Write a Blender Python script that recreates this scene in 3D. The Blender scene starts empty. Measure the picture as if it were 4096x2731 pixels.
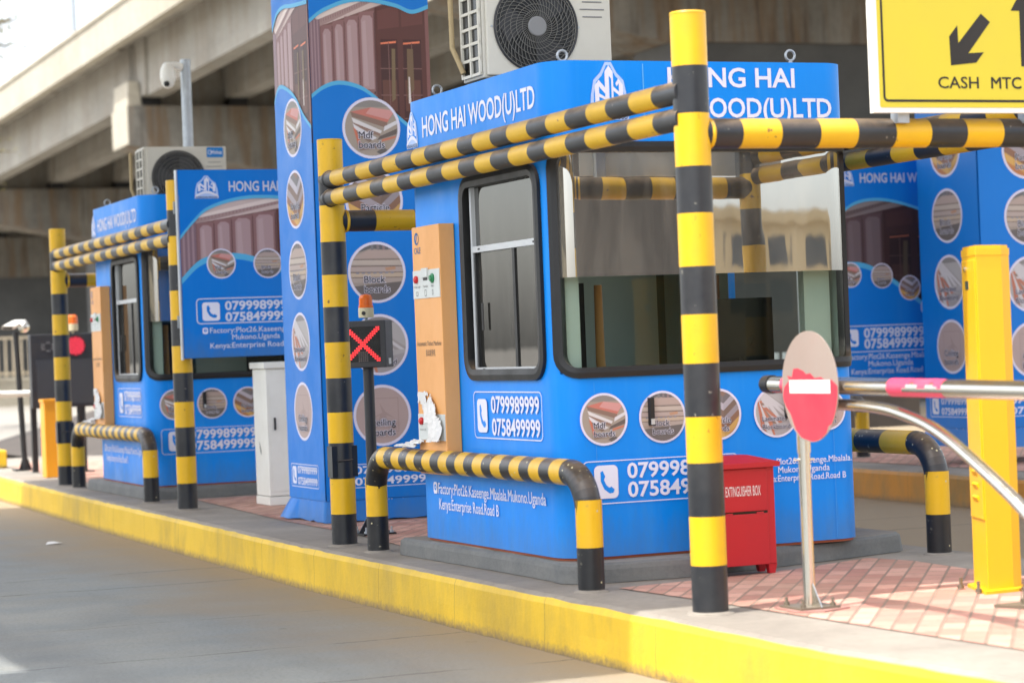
import bpy, math, random
from mathutils import Vector, Matrix
random.seed(7)
S = bpy.context.scene
COL = S.collection
R = math.radians
sin, cos, pi = math.sin, math.cos, math.pi

# ------------------------------------------------------------------ camera
yaw, pit, rol = R(22.78), R(0.134), R(-2.22)
_f = Vector((sin(yaw)*cos(pit), cos(yaw)*cos(pit), sin(pit)))
_r = Vector((cos(yaw), -sin(yaw), 0.0)); _u = _r.cross(_f)
_rt = _r*cos(rol) + _u*sin(rol); _up = -_r*sin(rol) + _u*cos(rol)
CAMLOC = Vector((0, 0, 1.5))
cam = bpy.data.cameras.new('camera')
cam.lens = 85; cam.sensor_width = 36; cam.sensor_fit = 'HORIZONTAL'
cam.clip_start = 0.1; cam.clip_end = 3000
cam.dof.use_dof = True; cam.dof.focus_distance = 14.3; cam.dof.aperture_fstop = 2.4
camo = bpy.data.objects.new('camera', cam); COL.objects.link(camo)
camo.matrix_world = Matrix(((_rt.x, _up.x, -_f.x, 0), (_rt.y, _up.y, -_f.y, 0), (_rt.z, _up.z, -_f.z, 1.5), (0, 0, 0, 1)))
S.camera = camo

# ------------------------------------------------------------------ sky and sun
SUNDIR = Vector((0.45, 0.10, -1.0)).normalized()       # the way the light travels
elev = math.asin(-SUNDIR.z); azim = math.atan2(-SUNDIR.x, -SUNDIR.y)
W = bpy.data.worlds.new('World'); S.world = W; W.use_nodes = True
wn = W.node_tree.nodes; wl = W.node_tree.links
sky = wn.new('ShaderNodeTexSky'); sky.sky_type = 'NISHITA'; sky.sun_disc = False
sky.sun_elevation = elev; sky.sun_rotation = azim
sky.air_density = 1.0; sky.dust_density = 3.0; sky.ozone_density = 1.0; sky.altitude = 0
hs = wn.new('ShaderNodeHueSaturation'); hs.inputs['Saturation'].default_value = 0.38; hs.inputs['Value'].default_value = 1.1      # hazy tropical sky
wl.new(sky.outputs[0], hs.inputs['Color']); wl.new(hs.outputs[0], wn['Background'].inputs[0]); wn['Background'].inputs[1].default_value = 0.15
sl = bpy.data.lights.new('sun', 'SUN'); sl.energy = 2.0; sl.angle = R(0.5); sl.color = (1.0, 0.965, 0.91)
so = bpy.data.objects.new('sun', sl); COL.objects.link(so)
so.rotation_euler = SUNDIR.to_track_quat('-Z', 'Y').to_euler(); so.location = (-20, -5, 40)
S.view_settings.view_transform = 'Standard'; S.view_settings.look = 'None'
S.view_settings.exposure = 1.66; S.view_settings.gamma = 1.0

# ------------------------------------------------------------------ materials
def lin(c):
    def f(v):
        v /= 255.0
        return v/12.92 if v <= 0.04045 else ((v+0.055)/1.055)**2.4
    return (f(c[0]), f(c[1]), f(c[2]), 1.0)
MATS = {}
def base_mat(name):
    m = bpy.data.materials.new(name); m.use_nodes = True
    nt = m.node_tree
    return m, nt, nt.nodes['Principled BSDF']
def N(nt, t, **k):
    n = nt.nodes.new(t)
    for a, b in k.items(): setattr(n, a, b)
    return n
def coords(nt, scale=(1, 1, 1), rot=(0, 0, 0), kind='Object'):
    tc = N(nt, 'ShaderNodeTexCoord'); mp = N(nt, 'ShaderNodeMapping')
    mp.inputs['Scale'].default_value = scale; mp.inputs['Rotation'].default_value = rot
    nt.links.new(tc.outputs[kind], mp.inputs['Vector'])
    return mp.outputs['Vector']
def noise(nt, vec, scale, detail=5, rough=0.55):
    n = N(nt, 'ShaderNodeTexNoise'); n.inputs['Scale'].default_value = scale
    n.inputs['Detail'].default_value = detail; n.inputs['Roughness'].default_value = rough
    nt.links.new(vec, n.inputs['Vector']); return n.outputs['Fac']
def ramp(nt, fac, p0, p1, c0=(0, 0, 0, 1), c1=(1, 1, 1, 1)):
    r = N(nt, 'ShaderNodeValToRGB'); e = r.color_ramp.elements
    e[0].position = p0; e[1].position = p1; e[0].color = c0; e[1].color = c1
    nt.links.new(fac, r.inputs[0]); return r.outputs[0]
def mix(nt, fac, a, b, bt='MIX'):
    n = N(nt, 'ShaderNodeMix', data_type='RGBA', blend_type=bt)
    for sock, v in ((n.inputs['Factor'], fac), (n.inputs[6], a), (n.inputs[7], b)):
        if hasattr(v, 'is_output') or isinstance(v, bpy.types.NodeSocket): nt.links.new(v, sock)
        else: sock.default_value = v
    return n.outputs[2]
def math_(nt, op, a, b=None, clamp=False):
    n = N(nt, 'ShaderNodeMath', operation=op); n.use_clamp = clamp
    for i, v in enumerate((a, b)):
        if v is None: continue
        if isinstance(v, bpy.types.NodeSocket): nt.links.new(v, n.inputs[i])
        else: n.inputs[i].default_value = v
    return n.outputs[0]
def bump(nt, bs, h, strength=0.2, dist=0.01):
    b = N(nt, 'ShaderNodeBump'); b.inputs['Strength'].default_value = strength; b.inputs['Distance'].default_value = dist
    nt.links.new(h, b.inputs['Height']); nt.links.new(b.outputs[0], bs.inputs['Normal'])

def paint(name, rgb, rough=0.4, dirt=0.25, dirtc=(120, 100, 80), scale=3.0, dust=0.0, chips=0.0, chipc=(150, 145, 130), metal=0.0, bmp=0.05, stretch=(1, 1, 1), specks=0.0):
    """painted or coated surface with grime, settled dust on upward faces and chipped spots"""
    if name in MATS: return MATS[name]
    m, nt, bs = base_mat(name); v = coords(nt, stretch)
    c = lin(rgb)
    n1 = noise(nt, v, scale, 8, 0.65)
    col = mix(nt, math_(nt, 'MULTIPLY', ramp(nt, n1, 0.42, 0.78), dirt), c, lin(dirtc))
    n0 = noise(nt, v, scale*0.35, 3)
    col = mix(nt, ramp(nt, n0, 0.3, 0.75), col, tuple(x*0.90 for x in c[:3])+(1,))if dirt > 0 else col
    if dust:
        g = N(nt, 'ShaderNodeNewGeometry'); sp = N(nt, 'ShaderNodeSeparateXYZ'); nt.links.new(g.outputs['Normal'], sp.inputs[0])
        d = math_(nt, 'MULTIPLY', ramp(nt, sp.outputs['Z'], 0.15, 0.85), dust)
        d = math_(nt, 'MULTIPLY', d, ramp(nt, noise(nt, v, 9, 6, 0.7), 0.25, 0.6))
        col = mix(nt, d, col, lin((165, 140, 112)))
    if chips:
        ch = ramp(nt, noise(nt, v, 22, 4, 0.6), 0.76-chips*0.12, 0.78-chips*0.12)
        ch = math_(nt, 'MULTIPLY', ch, ramp(nt, noise(nt, v, 2.5, 2), 0.45, 0.6))
        col = mix(nt, ch, col, lin(chipc))
    if specks:
        vo = N(nt, 'ShaderNodeTexVoronoi'); vo.inputs['Scale'].default_value = 28; nt.links.new(v, vo.inputs['Vector'])
        s = math_(nt, 'MULTIPLY', math_(nt, 'LESS_THAN', vo.outputs['Distance'], 0.16), math_(nt, 'GREATER_THAN', noise(nt, v, 6, 2), 0.60-specks*0.1))
        col = mix(nt, s, col, lin((200, 190, 150)))
    nt.links.new(col, bs.inputs['Base Color'])
    rr = ramp(nt, n1, 0.3, 0.8, (rough*0.8,)*3+(1,), (min(1, rough*1.4),)*3+(1,))
    nt.links.new(rr, bs.inputs['Roughness']); bs.inputs['Metallic'].default_value = metal
    if 'vinyl' in name: bs.inputs['Specular IOR Level'].default_value = 0.22
    if bmp: bump(nt, bs, noise(nt, v, scale*6, 5), bmp, 0.01)
    MATS[name] = m; return m

def concrete(name, rgb, rgb2, scale=1.5, rough=0.85, streak=0.0, streakc=(150, 105, 60), bmp=0.3):
    if name in MATS: return MATS[name]
    m, nt, bs = base_mat(name); v = coords(nt)
    a = noise(nt, v, scale, 9, 0.6); b = noise(nt, v, scale*14, 6, 0.7)
    col = mix(nt, ramp(nt, a, 0.32, 0.72), lin(rgb), lin(rgb2))
    col = mix(nt, math_(nt, 'MULTIPLY', ramp(nt, b, 0.45, 0.75), 0.22), col, (0.03, 0.028, 0.025, 1))
    if streak:
        vs = coords(nt, (1.3, 1.3, 0.10)); s = ramp(nt, noise(nt, vs, 1.6, 6, 0.7), 0.46, 0.60)
        col = mix(nt, math_(nt, 'MULTIPLY', s, streak), col, lin(streakc))
        vs2 = coords(nt, (2.2, 2.2, 0.15)); s2 = ramp(nt, noise(nt, vs2, 2.3, 5, 0.7), 0.52, 0.66)
        col = mix(nt, math_(nt, 'MULTIPLY', s2, streak*0.8), col, lin((70, 60, 52)))
    nt.links.new(col, bs.inputs['Base Color']); bs.inputs['Roughness'].default_value = rough
    bump(nt, bs, b, bmp, 0.01)
    MATS[name] = m; return m

def pr(rgb):
    """printed vinyl in one ink colour"""
    k = 'print_%02x%02x%02x' % tuple(rgb)
    if k in MATS: return MATS[k]
    m, nt, bs = base_mat(k); v = coords(nt)
    n1 = noise(nt, v, 2.2, 5)
    c = lin(rgb)
    col = mix(nt, ramp(nt, n1, 0.35, 0.8), c, tuple(x*0.9+0.012 for x in c[:3])+(1,))
    nt.links.new(col, bs.inputs['Base Color']); bs.inputs['Roughness'].default_value = 0.45
    bs.inputs['Specular IOR Level'].default_value = 0.35
    MATS[k] = m; return m
def emis(name, rgb, st):
    if name in MATS: return MATS[name]
    m, nt, bs = base_mat(name); c = lin(rgb)
    bs.inputs['Base Color'].default_value = c; bs.inputs['Emission Color'].default_value = c; bs.inputs['Emission Strength'].default_value = st
    MATS[name] = m; return m

YEL = (228, 178, 8)
M_blue = paint('blue_vinyl_wrap', (8, 146, 234), 0.42, 0.08, (60, 140, 215), 1.2, bmp=0.035)
def wrap(name, rgb, hi):
    m, nt, bs = base_mat(name); v = coords(nt)
    vs = coords(nt, (5, 5, 0.35)); c = lin(rgb)
    col = mix(nt, ramp(nt, noise(nt, v, 0.7, 4), 0.3, 0.75), c, tuple(x*0.88 for x in c[:3])+(1,))
    col = mix(nt, math_(nt, 'MULTIPLY', ramp(nt, noise(nt, vs, 1.4, 7, .7), 0.5, 0.85), 0.35), col, lin(hi))
    sp = N(nt, 'ShaderNodeSeparateXYZ'); nt.links.new(v, sp.inputs[0])
    z = math_(nt, 'ADD', sp.outputs['Z'], math_(nt, 'MULTIPLY', math_(nt, 'SUBTRACT', noise(nt, coords(nt, (3, 3, 1)), 3, 7, .7), 0.5), 0.5))
    lo = N(nt, 'ShaderNodeMapRange'); lo.inputs[1].default_value = 0.22; lo.inputs[2].default_value = 0.0; nt.links.new(z, lo.inputs[0])
    col = mix(nt, math_(nt, 'MULTIPLY', lo.outputs[0], 0.38), col, lin((92, 112, 130)))
    st = math_(nt, 'MULTIPLY', ramp(nt, noise(nt, v, 30, 5, .7), 0.66, 0.72), ramp(nt, noise(nt, v, 1.5, 3), 0.5, 0.62))
    col = mix(nt, math_(nt, 'MULTIPLY', st, 0.3), col, lin((60, 84, 120)))
    nt.links.new(col, bs.inputs['Base Color']); bs.inputs['Specular IOR Level'].default_value = 0.28
    nt.links.new(ramp(nt, noise(nt, v, 3, 5), 0.3, 0.7, (.30,)*3+(1,), (.5,)*3+(1,)), bs.inputs['Roughness'])
    hgt = math_(nt, 'ADD', noise(nt, v, 2.0, 3), math_(nt, 'MULTIPLY', noise(nt, coords(nt, (1, 1, .5)), 9, 3), 0.25)); bump(nt, bs, hgt, 0.22, 0.03)
    MATS[name] = m; return m
M_blue = wrap('blue_vinyl_wrap_film', (2, 138, 236), (70, 160, 226))
M_blueshade = wrap('shaded_blue_vinyl_film', (6, 122, 214), (50, 130, 205))  # darker copy of the wrap, for back panels standing in shade
M_yel = paint('yellow_paint', YEL, 0.38, 0.45, (150, 116, 50), 3, dust=0.45, chips=0.75, chipc=(110, 80, 45))
M_blk = paint('black_paint', (34, 36, 40), 0.36, 0.45, (92, 88, 82), 3, dust=0.4, chips=0.6)
M_yelr = paint('dusty_yellow_paint', (222, 176, 20), 0.45, 0.5, (150, 118, 60), 4, dust=0.95, chips=0.8, chipc=(120, 75, 45), stretch=(2, 0.7, 2))
M_blkr = paint('dusty_black_paint', (40, 42, 46), 0.42, 0.35, (95, 85, 72), 4, dust=0.9, chips=0.6, chipc=(120, 110, 95), stretch=(2, 0.7, 2))
M_yelh = paint('chipped_yellow_paint', (230, 180, 20), 0.36, 0.35, (140, 110, 60), 4, dust=0.3, chips=0.7, chipc=(120, 110, 90), specks=0.2)
M_blkh = paint('chipped_black_paint', (30, 31, 34), 0.33, 0.3, (75, 72, 66), 4, dust=0.35, chips=0.8, chipc=(165, 160, 140), specks=0.8)
M_rubber = paint('black_rubber', (20, 20, 21), 0.45, 0.15, (60, 58, 54), 4, dust=0.35)
M_alu = paint('aluminium', (200, 203, 205), 0.35, 0.2, (120, 115, 105), 5, metal=0.35)
M_mint = paint('mint_lining', (226, 238, 228), 0.6, 0.1)
M_inside = paint('dark_interior', (104, 126, 122), 0.7, 0.1)
M_desk = paint('counter_top', (70, 66, 60), 0.5, 0.1)
M_screen = paint('screen_black', (14, 15, 17), 0.25, 0.0, bmp=0)
M_orange = paint('orange_sheet_metal', (232, 166, 96), 0.5, 0.35, (150, 95, 55), 3, chips=0.3, chipc=(120, 70, 40), stretch=(1, 1, 0.5))
M_plate = paint('white_label_plate', (206, 210, 206), 0.4, 0.2)
M_white = paint('white_sheet_metal', (236, 234, 224), 0.42, 0.2, (130, 118, 100), 3)
M_ac = paint('ac_casing', (205, 201, 188), 0.5, 0.22, (130, 115, 90), 4)
M_dark = paint('dark_plastic', (24, 24, 26), 0.5, 0.1)
M_gunmet = paint('grey_black_metal', (44, 45, 48), 0.42, 0.1)
M_bolt = paint('dull_bolt', (122, 112, 96), .5, .3, metal=.4)
M_steel = paint('stainless_steel', (222, 218, 208), 0.2, 0.12, (120, 110, 95), 5, metal=1.0, bmp=0.02)
M_galv = paint('galvanised_steel', (180, 186, 190), 0.45, 0.35, (120, 125, 130), 14, metal=0.55)
M_red = paint('red_box_paint', (186, 26, 38), 0.42, 0.25, (110, 30, 34), 3, chips=0.15)
M_yhouse = paint('yellow_housing_paint', (240, 184, 8), 0.42, 0.1, (180, 140, 40), 2)
M_ohouse = paint('orange_yellow_housing_paint', (240, 160, 24), 0.42, 0.1, (180, 120, 40), 2)
M_paper = paint('torn_paper', (222, 220, 216), 0.8, 0.1)
M_redbtn = paint('red_button', (190, 24, 30), 0.3, 0)
M_grnbtn = paint('green_button', (16, 120, 70), 0.3, 0)
M_hub = paint('fan_hub', (128, 128, 128), 0.5, 0.1)
M_tape = paint('pink_reflective_tape', (226, 70, 100), 0.45, 0.2, (190, 120, 120), 6)
M_conc = concrete('pale_bridge_concrete', (166, 162, 152), (132, 128, 118), 0.35, streak=0.28, streakc=(120, 100, 78))
M_abut = concrete('dark_abutment_concrete', (92, 92, 90), (70, 70, 70), .3)
M_par = concrete('parapet_concrete', (180, 173, 156), (158, 150, 134), 0.3, streak=0.12, streakc=(140, 125, 100))
M_cap = concrete('stained_cap_concrete', (138, 134, 124), (96, 93, 87), 0.5, streak=0.8, streakc=(112, 90, 64))
M_plinth = concrete('plinth_grey_concrete', (122, 122, 118), (98, 100, 100), 3.0)
M_itop = concrete('kerb_top_concrete', (150, 142, 130), (122, 114, 104), 1.4)
M_can = concrete('canopy_concrete', (200, 194, 184), (180, 174, 164), 0.5)
M_brown = paint('dark_timber_brown', (70, 42, 36), 0.5, 0.2)

def glass(name, tint, trans, gloss_rough=0.02, spec=0.12, body=(20, 24, 24), wav=0.012, refl=0.95):
    """a pane that is part clear tint, part mirror by Fresnel angle"""
    m, nt, bs = base_mat(name); out = nt.nodes['Material Output']
    t = N(nt, 'ShaderNodeBsdfTransparent'); t.inputs[0].default_value = lin(tint)
    g = N(nt, 'ShaderNodeBsdfGlossy'); g.inputs['Roughness'].default_value = gloss_rough; g.inputs['Color'].default_value = (refl, refl, refl*.98, 1)
    d = N(nt, 'ShaderNodeBsdfDiffuse'); sm = noise(nt, coords(nt, (3.0, 3.0, 0.6), (0, R(25), 0)), 1.3, 6, 0.7)          # pale smears painted in for dust and for streaky reflections
    hi = tuple(min(255, int(x*1.75+10)) for x in body)
    nt.links.new(mix(nt, ramp(nt, sm, 0.45, 0.72), lin(body), lin(hi)), d.inputs[0])
    lw = N(nt, 'ShaderNodeLayerWeight'); lw.inputs['Blend'].default_value = 0.25
    a = N(nt, 'ShaderNodeMixShader'); a.inputs[0].default_value = trans
    nt.links.new(d.outputs[0], a.inputs[1]); nt.links.new(t.outputs[0], a.inputs[2])
    b = N(nt, 'ShaderNodeMixShader'); f = math_(nt, 'ADD', math_(nt, 'MULTIPLY', lw.outputs['Fresnel'], 0.5), spec, True)
    nt.links.new(f, b.inputs[0]); nt.links.new(a.outputs[0], b.inputs[1]); nt.links.new(g.outputs[0], b.inputs[2])
    v = coords(nt, (2.2, 2.2, 0.5)); bp = N(nt, 'ShaderNodeBump'); bp.inputs['Strength'].default_value = wav; bp.inputs['Distance'].default_value = 0.05
    nt.links.new(noise(nt, v, 2.2, 2), bp.inputs['Height']); nt.links.new(bp.outputs[0], g.inputs['Normal'])
    nt.links.new(b.outputs[0], out.inputs[0]); MATS[name] = m; return m
M_glass = glass('clear_pane', (212, 222, 216), 0.97, spec=0.012)
M_film = glass('mirror_film', (120, 118, 112), 0.28, spec=0.54, body=(92, 88, 80), wav=0.022, refl=0.8)
M_side = glass('dark_pane', (70, 72, 72), 0.5, spec=0.16, body=(56, 54, 50))

# ------------------------------------------------------------------ mesh helpers
class MB:
    def __init__(s): s.v = []; s.f = []; s.m = []; s.sm = []; s.mats = []
    def mi(s, m):
        if m not in s.mats: s.mats.append(m)
        return s.mats.index(m)
    def add(s, vs, fs, m, smooth=False):
        o = len(s.v); s.v += [Vector(p) for p in vs]; k = s.mi(m)
        for f in fs: s.f.append([o+i for i in f]); s.m.append(k); s.sm.append(smooth)
        return s
    def box(s, a, b, m):
        x0, y0, z0 = a; x1, y1, z1 = b
        vs = [(x0, y0, z0), (x1, y0, z0), (x1, y1, z0), (x0, y1, z0), (x0, y0, z1), (x1, y0, z1), (x1, y1, z1), (x0, y1, z1)]
        return s.add(vs, [(3, 2, 1, 0), (4, 5, 6, 7), (0, 1, 5, 4), (1, 2, 6, 5), (2, 3, 7, 6), (3, 0, 4, 7)], m)
    def frame_box(s, o, u, v, n, a, b, m):
        """box in a local frame: a, b = (u, v, n) corners"""
        vs = []
        for k in (a[2], b[2]):
            for i, j in ((a[0], a[1]), (b[0], a[1]), (b[0], b[1]), (a[0], b[1])): vs.append(o+u*i+v*j+n*k)
        return s.add(vs, [(3, 2, 1, 0), (4, 5, 6, 7), (0, 1, 5, 4), (1, 2, 6, 5), (2, 3, 7, 6), (3, 0, 4, 7)], m)
    def prism(s, poly, z0, z1, m, mtop=None, mbot=None):
        n = len(poly); vs = [(x, y, z0) for x, y in poly]+[(x, y, z1) for x, y in poly]
        s.add(vs, [(i, (i+1) % n, n+(i+1) % n, n+i) for i in range(n)], m)
        s.add([(x, y, z1) for x, y in poly], [list(range(n))], mtop or m)
        s.add([(x, y, z0) for x, y in poly], [list(range(n))[::-1]], mbot or m); return s
    def extr(s, pts, d, m):
        """extrude a planar 3-D outline along d"""
        n = len(pts); pts = [Vector(p) for p in pts]; d = Vector(d)
        s.add(pts+[p+d for p in pts], [(i, (i+1) % n, n+(i+1) % n, n+i) for i in range(n)]+[list(range(n))[::-1], [n+i for i in range(n)]], m); return s
    def tube(s, path, r, m, seg=20, caps=True, mats=None):
        """tube along path; mats = one material per length piece (for stripes)"""
        P = [Vector(p) for p in path]; n = len(P); rad = r if isinstance(r, (list, tuple)) else [r]*n
        t0 = (P[1]-P[0]).normalized(); ref = Vector((0, 0, 1)) if abs(t0.z) < 0.9 else Vector((1, 0, 0))
        a = t0.cross(ref).normalized(); rings = []
        for i in range(n):
            t = (P[min(i+1, n-1)]-P[max(i-1, 0)]).normalized()
            a = (a-t*a.dot(t)).normalized(); b = t.cross(a)
            rings.append([P[i]+(a*cos(2*pi*k/seg)+b*sin(2*pi*k/seg))*rad[i] for k in range(seg)])
        for i in range(n-1):
            s.add(rings[i]+rings[i+1], [(k, (k+1) % seg, seg+(k+1) % seg, seg+k) for k in range(seg)], mats[i] if mats else m, True)
        if caps:
            s.add(rings[0], [list(range(seg))[::-1]], mats[0] if mats else m); s.add(rings[-1], [list(range(seg))], mats[-1] if mats else m)
        return s
    def striped(s, p0, p1, r, ma, mb, n, seg=24):
        p0 = Vector(p0); p1 = Vector(p1)
        t = [0]+[(i+random.uniform(-.07, .07))/n for i in range(1, n)]+[1]
        for i in range(n):
            s.tube([p0.lerp(p1, t[i]), p0.lerp(p1, t[i+1])], r, None, seg, True, [ma if i % 2 == 0 else mb])
        return s
    def lathe(s, c, prof, m, seg=24, axis=(0, 0, 1), smooth=True):
        ax = Vector(axis).normalized(); ref = Vector((1, 0, 0)) if abs(ax.x) < 0.9 else Vector((0, 1, 0))
        a = ax.cross(ref).normalized(); b = ax.cross(a); c = Vector(c)
        rings = [[c+ax*h+(a*cos(2*pi*k/seg)+b*sin(2*pi*k/seg))*max(rr, 1e-4) for k in range(seg)] for rr, h in prof]
        for i in range(len(rings)-1):
            s.add(rings[i]+rings[i+1], [(k, (k+1) % seg, seg+(k+1) % seg, seg+k) for k in range(seg)], m, smooth)
        s.add(rings[0], [list(range(seg))[::-1]], m); s.add(rings[-1], [list(range(seg))], m); return s
    def disc(s, c, r, n, m, seg=32, th=0.002):
        return s.lathe(c, [(r, 0), (r, th)], m, seg, n, False)
    def sphere(s, c, r, m, seg=18, sc=(1, 1, 1)):
        c = Vector(c); k = seg//2; vs = []
        for i in range(k+1):
            for j in range(seg):
                th = pi*i/k; ph = 2*pi*j/seg
                vs.append(c+Vector((r*sc[0]*sin(th)*cos(ph), r*sc[1]*sin(th)*sin(ph), r*sc[2]*cos(th))))
        return s.add(vs, [(i*seg+j, (i+1)*seg+j, (i+1)*seg+(j+1) % seg, i*seg+(j+1) % seg) for i in range(k) for j in range(seg)], m, True)
    def build(s, name, parent=None, loc=None, bevel=0.0, clean=False):
        top = parent
        while top is not None and top.parent: top = top.parent
        off = Vector(top.location) if top is not None else (Vector(loc) if loc else Vector((0, 0, 0)))
        me = bpy.data.meshes.new(name)
        me.from_pydata([tuple(p-off) for p in s.v], [], s.f)
        for m in s.mats: me.materials.append(m)
        for p, k, sm in zip(me.polygons, s.m, s.sm): p.material_index = k; p.use_smooth = sm
        me.update()
        o = bpy.data.objects.new(name, me); COL.objects.link(o)
        if parent is not None: o.parent = parent
        elif loc: o.location = loc
        if bevel:
            b = o.modifiers.new('bevel', 'BEVEL'); b.width = bevel; b.segments = 2; b.limit_method = 'ANGLE'; b.angle_limit = R(50)
        return o
def tag(o, label=None, cat=None, group=None, kind=None):
    if label: o['label'] = label
    if cat: o['category'] = cat
    if group: o['group'] = group
    if kind: o['kind'] = kind
    return o
def thing(name, loc, label, cat, group=None):
    o = bpy.data.objects.new(name, None); COL.objects.link(o); o.location = loc; o.empty_display_size = 0.2
    return tag(o, label, cat, group)
def kids(o): return [c for c in bpy.data.objects if c.parent == o]
def copy_tree(o, parent=None):
    c = o.copy(); COL.objects.link(c); c.parent = parent
    for ch in kids(o): copy_tree(ch, c)
    return c
FARROT = R(-1.27)
def far(p):                                              # the second booth island carries the same kit further along the lane
    q = Matrix.Rotation(FARROT, 3, 'Z') @ (Vector(p)-Vector((4.95, 9.62, 0)))
    return Vector((5.148, 19.207, 0))+q
def copy_far(o, label, dx=0, dy=0):
    c = copy_tree(o); c.location = far(o.location)+Vector((dx, dy, 0)); c.rotation_euler.z = FARROT; c['label'] = label
    return c

# ------------------------------------------------------------------ printed graphics
_TX = {}
def text2d(s, bold):
    k = (s, bold)
    if k in _TX: return _TX[k]
    if 'M' in s and bold > 0:                             # this font's M breaks when offset: thicken by shifted strokes instead
        vs, fs = [], []; v0, f0 = text2d(s, 0.0)
        for q, (ax, ay) in enumerate(((-1, -1), (1, -1), (1, 1), (-1, 1), (0, 0))):
            o = len(vs); vs += [(p[0]+ax*bold, p[1]+ay*bold, .12*q) for p in v0]; fs += [[i+o for i in f] for f in f0]
        _TX[k] = (vs, fs); return _TX[k]
    cu = bpy.data.curves.new('glyphs', 'FONT'); cu.body = s; cu.size = 1.0; cu.offset = bold; cu.fill_mode = 'FRONT'; cu.resolution_u = 3; cu.space_line = 0.95
    ob = bpy.data.objects.new('glyphs', cu); COL.objects.link(ob)
    dg = bpy.context.evaluated_depsgraph_get(); dg.update()
    ev = ob.evaluated_get(dg); me = ev.to_mesh()
    vs = [(v.co.x, v.co.y, 0.0) for v in me.vertices]; fs = [list(p.vertices) for p in me.polygons]
    ev.to_mesh_clear(); bpy.data.objects.remove(ob); bpy.data.curves.remove(cu)
    _TX[k] = (vs, fs); return _TX[k]
CAPH = None
def clip_poly(poly, clip):
    out = list(poly); n = len(clip)
    for i in range(n):
        ax, ay = clip[i]; bx, by = clip[(i+1) % n]; inp = out; out = []
        if not inp: break
        def side(p): return (bx-ax)*(p[1]-ay)-(by-ay)*(p[0]-ax)
        for j in range(len(inp)):
            p, q = inp[j-1], inp[j]; a, b = side(p), side(q)
            if (a >= 0) != (b >= 0):
                t = a/(a-b); out.append((p[0]+(q[0]-p[0])*t, p[1]+(q[1]-p[1])*t))
            if b >= 0: out.append(q)
    return out
def arc(cx, cy, rx, ry, a0, a1, n):
    return [(cx+rx*cos(a0+(a1-a0)*i/n), cy+ry*sin(a0+(a1-a0)*i/n)) for i in range(n+1)]
def rrect(x0, y0, x1, y1, r, n=5):
    p = []
    for cx, cy, a in ((x1-r, y0+r, -pi/2), (x1-r, y1-r, 0), (x0+r, y1-r, pi/2), (x0+r, y0+r, pi)): p += arc(cx, cy, r, r, a, a+pi/2, n)
    return p
class G:
    """flat print lying on a panel; every layer of ink lies a hair above the one below"""
    def __init__(s, o, u, v, n, base=0.0015): s.o = Vector(o); s.u = Vector(u); s.v = Vector(v); s.n = Vector(n); s.b = base; s.mb = MB(); s.clip = None
    def P(s, x, y, l): return s.o+s.u*x+s.v*y+s.n*(s.b+l*0.0006)
    def poly(s, pts, c, l=0):
        if s.clip: pts = clip_poly(pts, s.clip)
        if len(pts) < 3: return
        m = pr(c) if isinstance(c, tuple) else c
        s.mb.add([s.P(x, y, l) for x, y in pts], [list(range(len(pts)))], m)
    def rect(s, x0, y0, x1, y1, c, l=0): s.poly([(x0, y0), (x1, y0), (x1, y1), (x0, y1)], c, l)
    def disc(s, cx, cy, r, c, l=0, n=44): s.poly(arc(cx, cy, r, r, 0, 2*pi*(n-1)/n, n-1), c, l)
    def band(s, pa, pb, c, l=0):
        m = pr(c); n = len(pa)
        s.mb.add([s.P(x, y, l) for x, y in pa]+[s.P(x, y, l) for x, y in pb], [(i, i+1, n+i+1, n+i) for i in range(n-1)], m)
    def ring(s, x0, y0, x1, y1, r, w, c, l=0):
        a = rrect(x0, y0, x1, y1, r); b = rrect(x0+w, y0+w, x1-w, y1-w, max(r-w, 0.001)); a.append(a[0]); b.append(b[0]); s.band(a, b, c, l)
    def text(s, t, x, y, h, w=None, c=(235, 235, 245), l=3, bold=0.012, align='L', outline=None):
        global CAPH
        if CAPH is None: CAPH = max(p[1] for p in text2d('H', 0.0)[0])
        if outline: s._text(t, x, y, h, w, outline, l, 0.055, align, bold); l += 1
        s._text(t, x, y, h, w, c, l, bold, align, bold)
    def _text(s, t, x, y, h, w, c, l, off, align, bold):
        b = text2d(t, bold)[0]
        if not b: return
        bx0 = min(p[0] for p in b); bx1 = max(p[0] for p in b)
        vs, fs = text2d(t, off)
        sy = h/CAPH; sx = (w/(bx1-bx0)) if w else sy
        ox = x-bx0*sx - ({'L': 0, 'C': 0.5, 'R': 1}[align]*(bx1-bx0)*sx)
        s.mb.add([s.P(ox+px*sx, y+py*sy, l+pz) for px, py, pz in vs], fs, pr(c) if isinstance(c, tuple) else c)
    def cut(s, name, parent):
        o = s.mb.build(name, parent); s.mb = MB(); return o
    def build(s, name, parent): return s.cut(name, parent)
WH = (226, 226, 240); CY = (84, 176, 220)

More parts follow.
